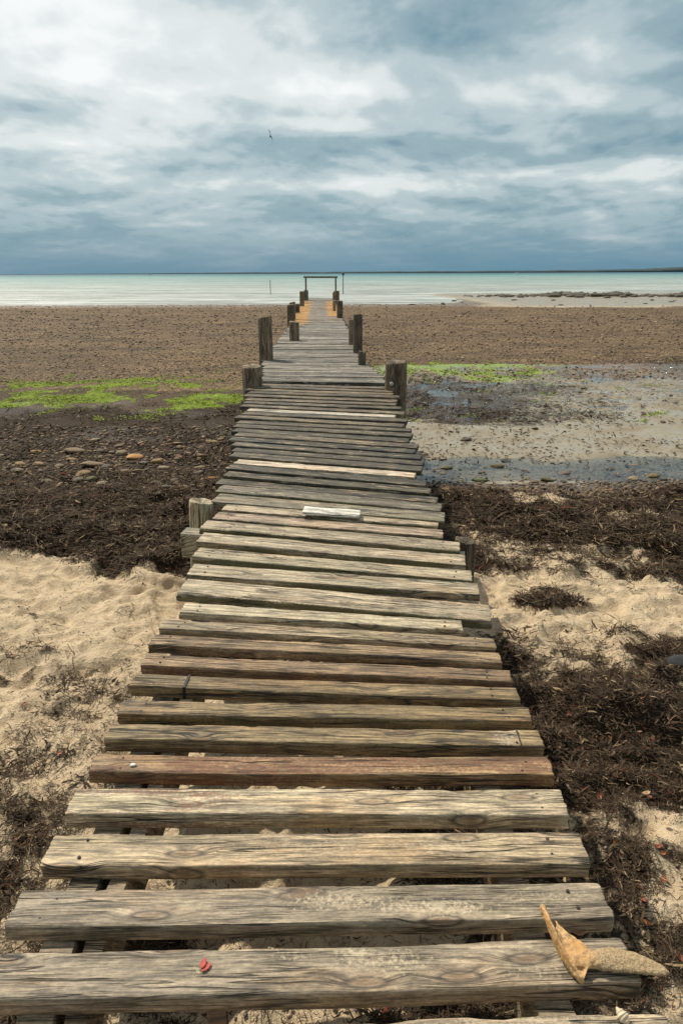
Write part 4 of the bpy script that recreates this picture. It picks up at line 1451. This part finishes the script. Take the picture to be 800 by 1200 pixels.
# straw sticks on the left sand
def stick(pa, pb, r, label):
    a = on_ground(*pa) + Vector((0, 0, .012)); b = on_ground(*pb) + Vector((0, 0, .008))
    rings = []
    for i in range(7):
        f = i / 6; c = a.lerp(b, f); ang = np.linspace(0, 2 * np.pi, 6, endpoint=False)
        c.z += .006 * math.sin(f * 3.1)
        rings.append(np.stack([c.x + r * np.cos(ang) * .7, c.y + r * np.cos(ang) * .7, c.z + r * np.sin(ang)], -1))
    o = link('stick', loft_mesh('stick', rings, simple_mat('straw', (.50, .41, .26), .7, 60, .25)))
    tag(o, label, 'stick')


stick((79, 755), (87, 766), .004, 'short straw coloured stick on the left sand')
stick((164, 747), (174, 757), .0028, 'thin straw stick on the sand against the jetty edge')

# ------------------------------------------------------------------ sea
def sea_mat():
    m, t = new_mat('sea_water')
    pos = t.n('ShaderNodeNewGeometry').outputs['Position']
    x, y, z = t.xyz(pos)
    ly = t.m('LOGARITHM', t.m('MAXIMUM', y, 10.0), 10.0)          # decades of distance offshore
    drift = t.noise(t.vm('MULTIPLY', pos, (.004, .012, 1)), 1, 4, .6)
    ly = t.m('ADD', ly, t.m('MULTIPLY', t.m('SUBTRACT', drift, .5), .5))
    left = t.mr(x, -60, 60)
    ramp = t.nt.nodes.new('ShaderNodeValToRGB'); el = ramp.color_ramp.elements
    st = [(0.0, (.33, .35, .315)), (.20, (.31, .365, .33)), (.36, (.215, .325, .30)), (.50, (.115, .25, .25)), (.64, (.035, .125, .16)), (1.0, (.025, .09, .13))]
    el[0].position, el[0].color = 0, (*st[0][1], 1); el[1].position, el[1].color = 1, (*st[-1][1], 1)
    for a, c in st[1:-1]: e = el.new(a); e.color = (*c, 1)
    t.set(ramp.inputs[0], t.mr(ly, 1.85, 4.0))
    wv = t.noise(t.vm('MULTIPLY', pos, (.35, 1.1, 1)), 1, 4, .6, .4)
    wv2 = t.noise(t.vm('MULTIPLY', pos, (.05, .16, 1)), 1, 4, .6, .4)
    col = t.vm('SCALE', ramp.outputs[0], t.m('MULTIPLY', t.mr(wv2, .36, .64, .66, 1.25), t.mr(wv, .36, .64, .72, 1.25)))  # light and dark of the wavelets put into the water colour as streaks
    fo = t.noise(t.vm('MULTIPLY', pos, (.12, .60, 1)), 1, 6, .7)
    foam = t.m('MULTIPLY', t.mr(fo, .52, .60), t.mr(y, 75, 190, 1, 0))
    col = t.mix(t.m('MULTIPLY', foam, .7), col, (.72, .74, .72))
    t.out(t.principled(col, .42, t.bump(t.m('ADD', t.m('MULTIPLY', wv2, 3.0), wv), .35, 1.0), .16))
    return m


bm = bmesh.new()
ysn = [55, 70, 90, 120, 180, 300, 600, 1500, 5000, 15000, 40000]
xsn = [-40000, -8000, -2000, -600, -250, -120, -60, 0, 60, 120, 250, 600, 2000, 8000, 40000]
G = [[bm.verts.new((x, y, SEA_Z)) for x in xsn] for y in ysn]
for i in range(len(ysn) - 1):
    for j in range(len(xsn) - 1): bm.faces.new((G[i][j], G[i][j + 1], G[i + 1][j + 1], G[i + 1][j]))
o = link('sea', bm_mesh('sea', bm, sea_mat())); o['kind'] = 'structure'

# far shore
HILL = simple_mat('far_shore', (.075, .10, .105), .9, .004, .3, 0, 0, 'Object')  # haze of the distant air put into the colour, lighter and bluer


def far_land():
    n = 160; D = 7000
    px = np.linspace(-120, 920, n); rings = []
    hh = np.interp(px, [-120, 0, 150, 300, 420, 520, 640, 720, 760, 800, 860, 920], [.2, .4, .8, 1.5, 1.9, 2.0, 2.5, 3.0, 4.2, 5.8, 6.6, 6.2])
    hh = hh * (1 + .35 * (fbm(px * .06, px * 0, 5, 4) - .5)) * D / FPX
    prof = []
    for i in range(n):
        x = (px[i] - CX) / FPX * D
        prof.append(np.array([(x, D, SEA_Z - 3), (x, D + 60, SEA_Z + hh[i] * .75), (x, D + 300, SEA_Z + hh[i]), (x, D + 900, SEA_Z + hh[i] * .8), (x, D + 1500, SEA_Z - 3)]))
    o = link('far_shore', loft_mesh('far_shore', prof, HILL)); o['kind'] = 'structure'


far_land()

# reef of dark rocks beyond the sand bar
def reef():
    V0, F0 = ico_base(1); k = len(V0)
    Vs, Fs = [], []; r = np.random.default_rng(4); b = 0
    for i in range(420):
        u = r.uniform(0, 1) ** .85
        px = 535 + u * 330
        Y = 92 + r.normal(0, 2.2) - 4 * u
        x = (px - CX) / FPX * Y
        s = r.uniform(.18, .5) * (.45 + .7 * min(u * 2.2, 1)) * (1 + .5 * (math.sin(px * .09) + math.sin(px * .031)) * .5)
        V = V0 * np.array([s * r.uniform(.9, 2.0), s * 1.1, s * r.uniform(.5, .8)]) * (1 + r.normal(0, .14, (k, 1)))
        Vs.append(V + np.array([x, Y, -1.24 + s * .15])); Fs.append(F0 + b); b += k
    o = link('reef', mesh_np('reef', np.concatenate(Vs), np.concatenate(Fs), STONE, False)); o.color = (.085, .07, .05, 1)
    tag(o, 'low dark rocky reef lying along the water right of the jetty', 'reef', kind='stuff')


reef()
for i in range(16):
    px = 480 + rr.random() * 340; py = 351 + rr.random() * 9
    p = at_z(px, py, -1.22)
    o = bpy.data.objects.new('stone', STONES[rr.randrange(6)]); COL.objects.link(o)
    s = rr.uniform(.1, .28); o.location = (p.x, p.y, -1.2); o.scale = (s * 1.4, s, s); o.rotation_euler = (0, 0, rr.uniform(0, 6)); o.color = (.06, .055, .045, 1)
    tag(o, 'far dark stone on the wet sand bar in front of the reef', 'stone', 'far stones on the sand bar')


# marker poles
def marker(px, ytop, ybase, r, label, cap):
    b = at_z(px, ybase, SEA_Z)
    top = at_d(px, ytop, b.y)
    POLE = simple_mat('pole_paint', (.05, .07, .085), .6, 6, .2)
    ang = np.linspace(0, 2 * np.pi, 10, endpoint=False)
    rings = [np.stack([r * np.cos(ang), r * np.sin(ang), np.full(10, z)], -1) for z in (0, (top.z - SEA_Z) * .5, top.z - SEA_Z + .7)]
    e = bpy.data.objects.new('marker_pole', None); COL.objects.link(e); e.location = (b.x, b.y, SEA_Z - .7)
    tag(e, label, 'marker pole')
    link('pole', loft_mesh('pole', rings, POLE), e)
    if cap:
        rc = [np.stack([q * np.cos(ang), q * np.sin(ang), np.full(10, top.z - SEA_Z + .7 + z)], -1) for q, z in ((.05, -.42), (.17, -.36), (.17, -.08), (.06, 0))]
        link('topmark', loft_mesh('topmark', rc, POLE), e)


marker(402, 319, 344.5, .055, 'tall thin marker pole with a topmark in the water right of the rail frame', True)
marker(317, 328, 345, .045, 'shorter bare marker pole in the water left of the rail frame', False)


# far boats
def boat(px, dist, L, label):
    p = at_d(px, 320, dist)
    e = bpy.data.objects.new('motor_boat', None); COL.objects.link(e); e.location = (p.x, dist, SEA_Z); tag(e, label, 'boat')
    wm = simple_mat('boat_white', (.8, .8, .78), .4, 3, .08)
    rings = []
    for u in np.linspace(0, 1, 9):
        w = L * .16 * (1 - max(0, (u - .55) / .45) ** 2) + .01; h = L * .14 * (1 + .4 * u)
        rings.append(np.array([(-L / 2 + u * L, -w, h), (-L / 2 + u * L, -w * .7, -.3), (-L / 2 + u * L, w * .7, -.3), (-L / 2 + u * L, w, h)]))
    link('hull', loft_mesh('hull', rings, wm, False), e)
    bm = bmesh.new(); bmesh.ops.create_cube(bm, size=1, matrix=Matrix.Translation((-.05 * L, 0, L * .14 + L * .09)) @ Matrix.Diagonal((L * .34, L * .22, L * .2, 1)))
    for v in bm.verts:
        if v.co.z > L * .2: v.co.x = -.05 * L + (v.co.x + .05 * L) * .75
    link('cabin', bm_mesh('cabin', bm, wm), e)


boat(606, 1500, 8, 'tiny white boat far out on the right of the horizon')
boat(177, 1800, 9, 'tiny white boat far out on the left of the horizon')


# birds
def bird(px, py, dist, span, rot, label):
    m = simple_mat('gull_feathers', (.10, .11, .12), .8, 8, .3)
    k = 8; ang = np.linspace(0, 2 * np.pi, k, endpoint=False)
    body = []
    L = span * .42
    for u, r in ((0, .002), (.06, .025), (.14, .034), (.22, .03), (.4, .05), (.6, .046), (.8, .025), (.92, .03), (1, .028)):
        rz = r if u < .85 else .006
        body.append(np.stack([r * span * .9 * np.cos(ang), np.full(k, L * (.5 - u)), rz * span * .9 * np.sin(ang)], -1))
    Vb, Fb = loft(body); V = list(Vb); F = list(Fb)
    for s in (-1, 1):
        rg = []
        for u, c, sw, h in ((0, .16, 0, 0), (.25, .15, .03, .05), (.5, .12, .02, .06), (.75, .08, -.04, .04), (1, .01, -.13, .0)):
            x = s * (span * .03 + u * span * .47)
            rg.append(np.stack([np.full(k, x), span * (.06 + sw + c * .5 * np.cos(ang)), span * (h + .012 * (1 - u * .8) * np.sin(ang))], -1))
        Vw, Fw = loft(rg); b = len(V); V += list(Vw); F += [tuple(i + b for i in f) for f in Fw]
    me = bpy.data.meshes.new('gull'); me.from_pydata([tuple(v) for v in V], [], [f if f[2] != f[3] else f[:3] for f in F]); me.materials.append(m)
    for p in me.polygons: p.use_smooth = True
    o = link('gull', me); o.location = at_d(px, py, dist); o.rotation_euler = rot
    tag(o, label, 'bird')


bird(316.5, 159.5, 60, 1.05, (R(80), R(48), R(70)), 'dark bird banking steeply in the cloudy sky above the jetty end')
bird(258, 275, 160, .9, (R(10), R(10), R(40)), 'tiny distant bird low over the sea left of the jetty')

# ------------------------------------------------------------------ output
S.view_settings.view_transform = 'Standard'
S.view_settings.look = 'None'
S.view_settings.exposure = 0.1
S.view_settings.gamma = 1
S.render.engine = 'CYCLES'
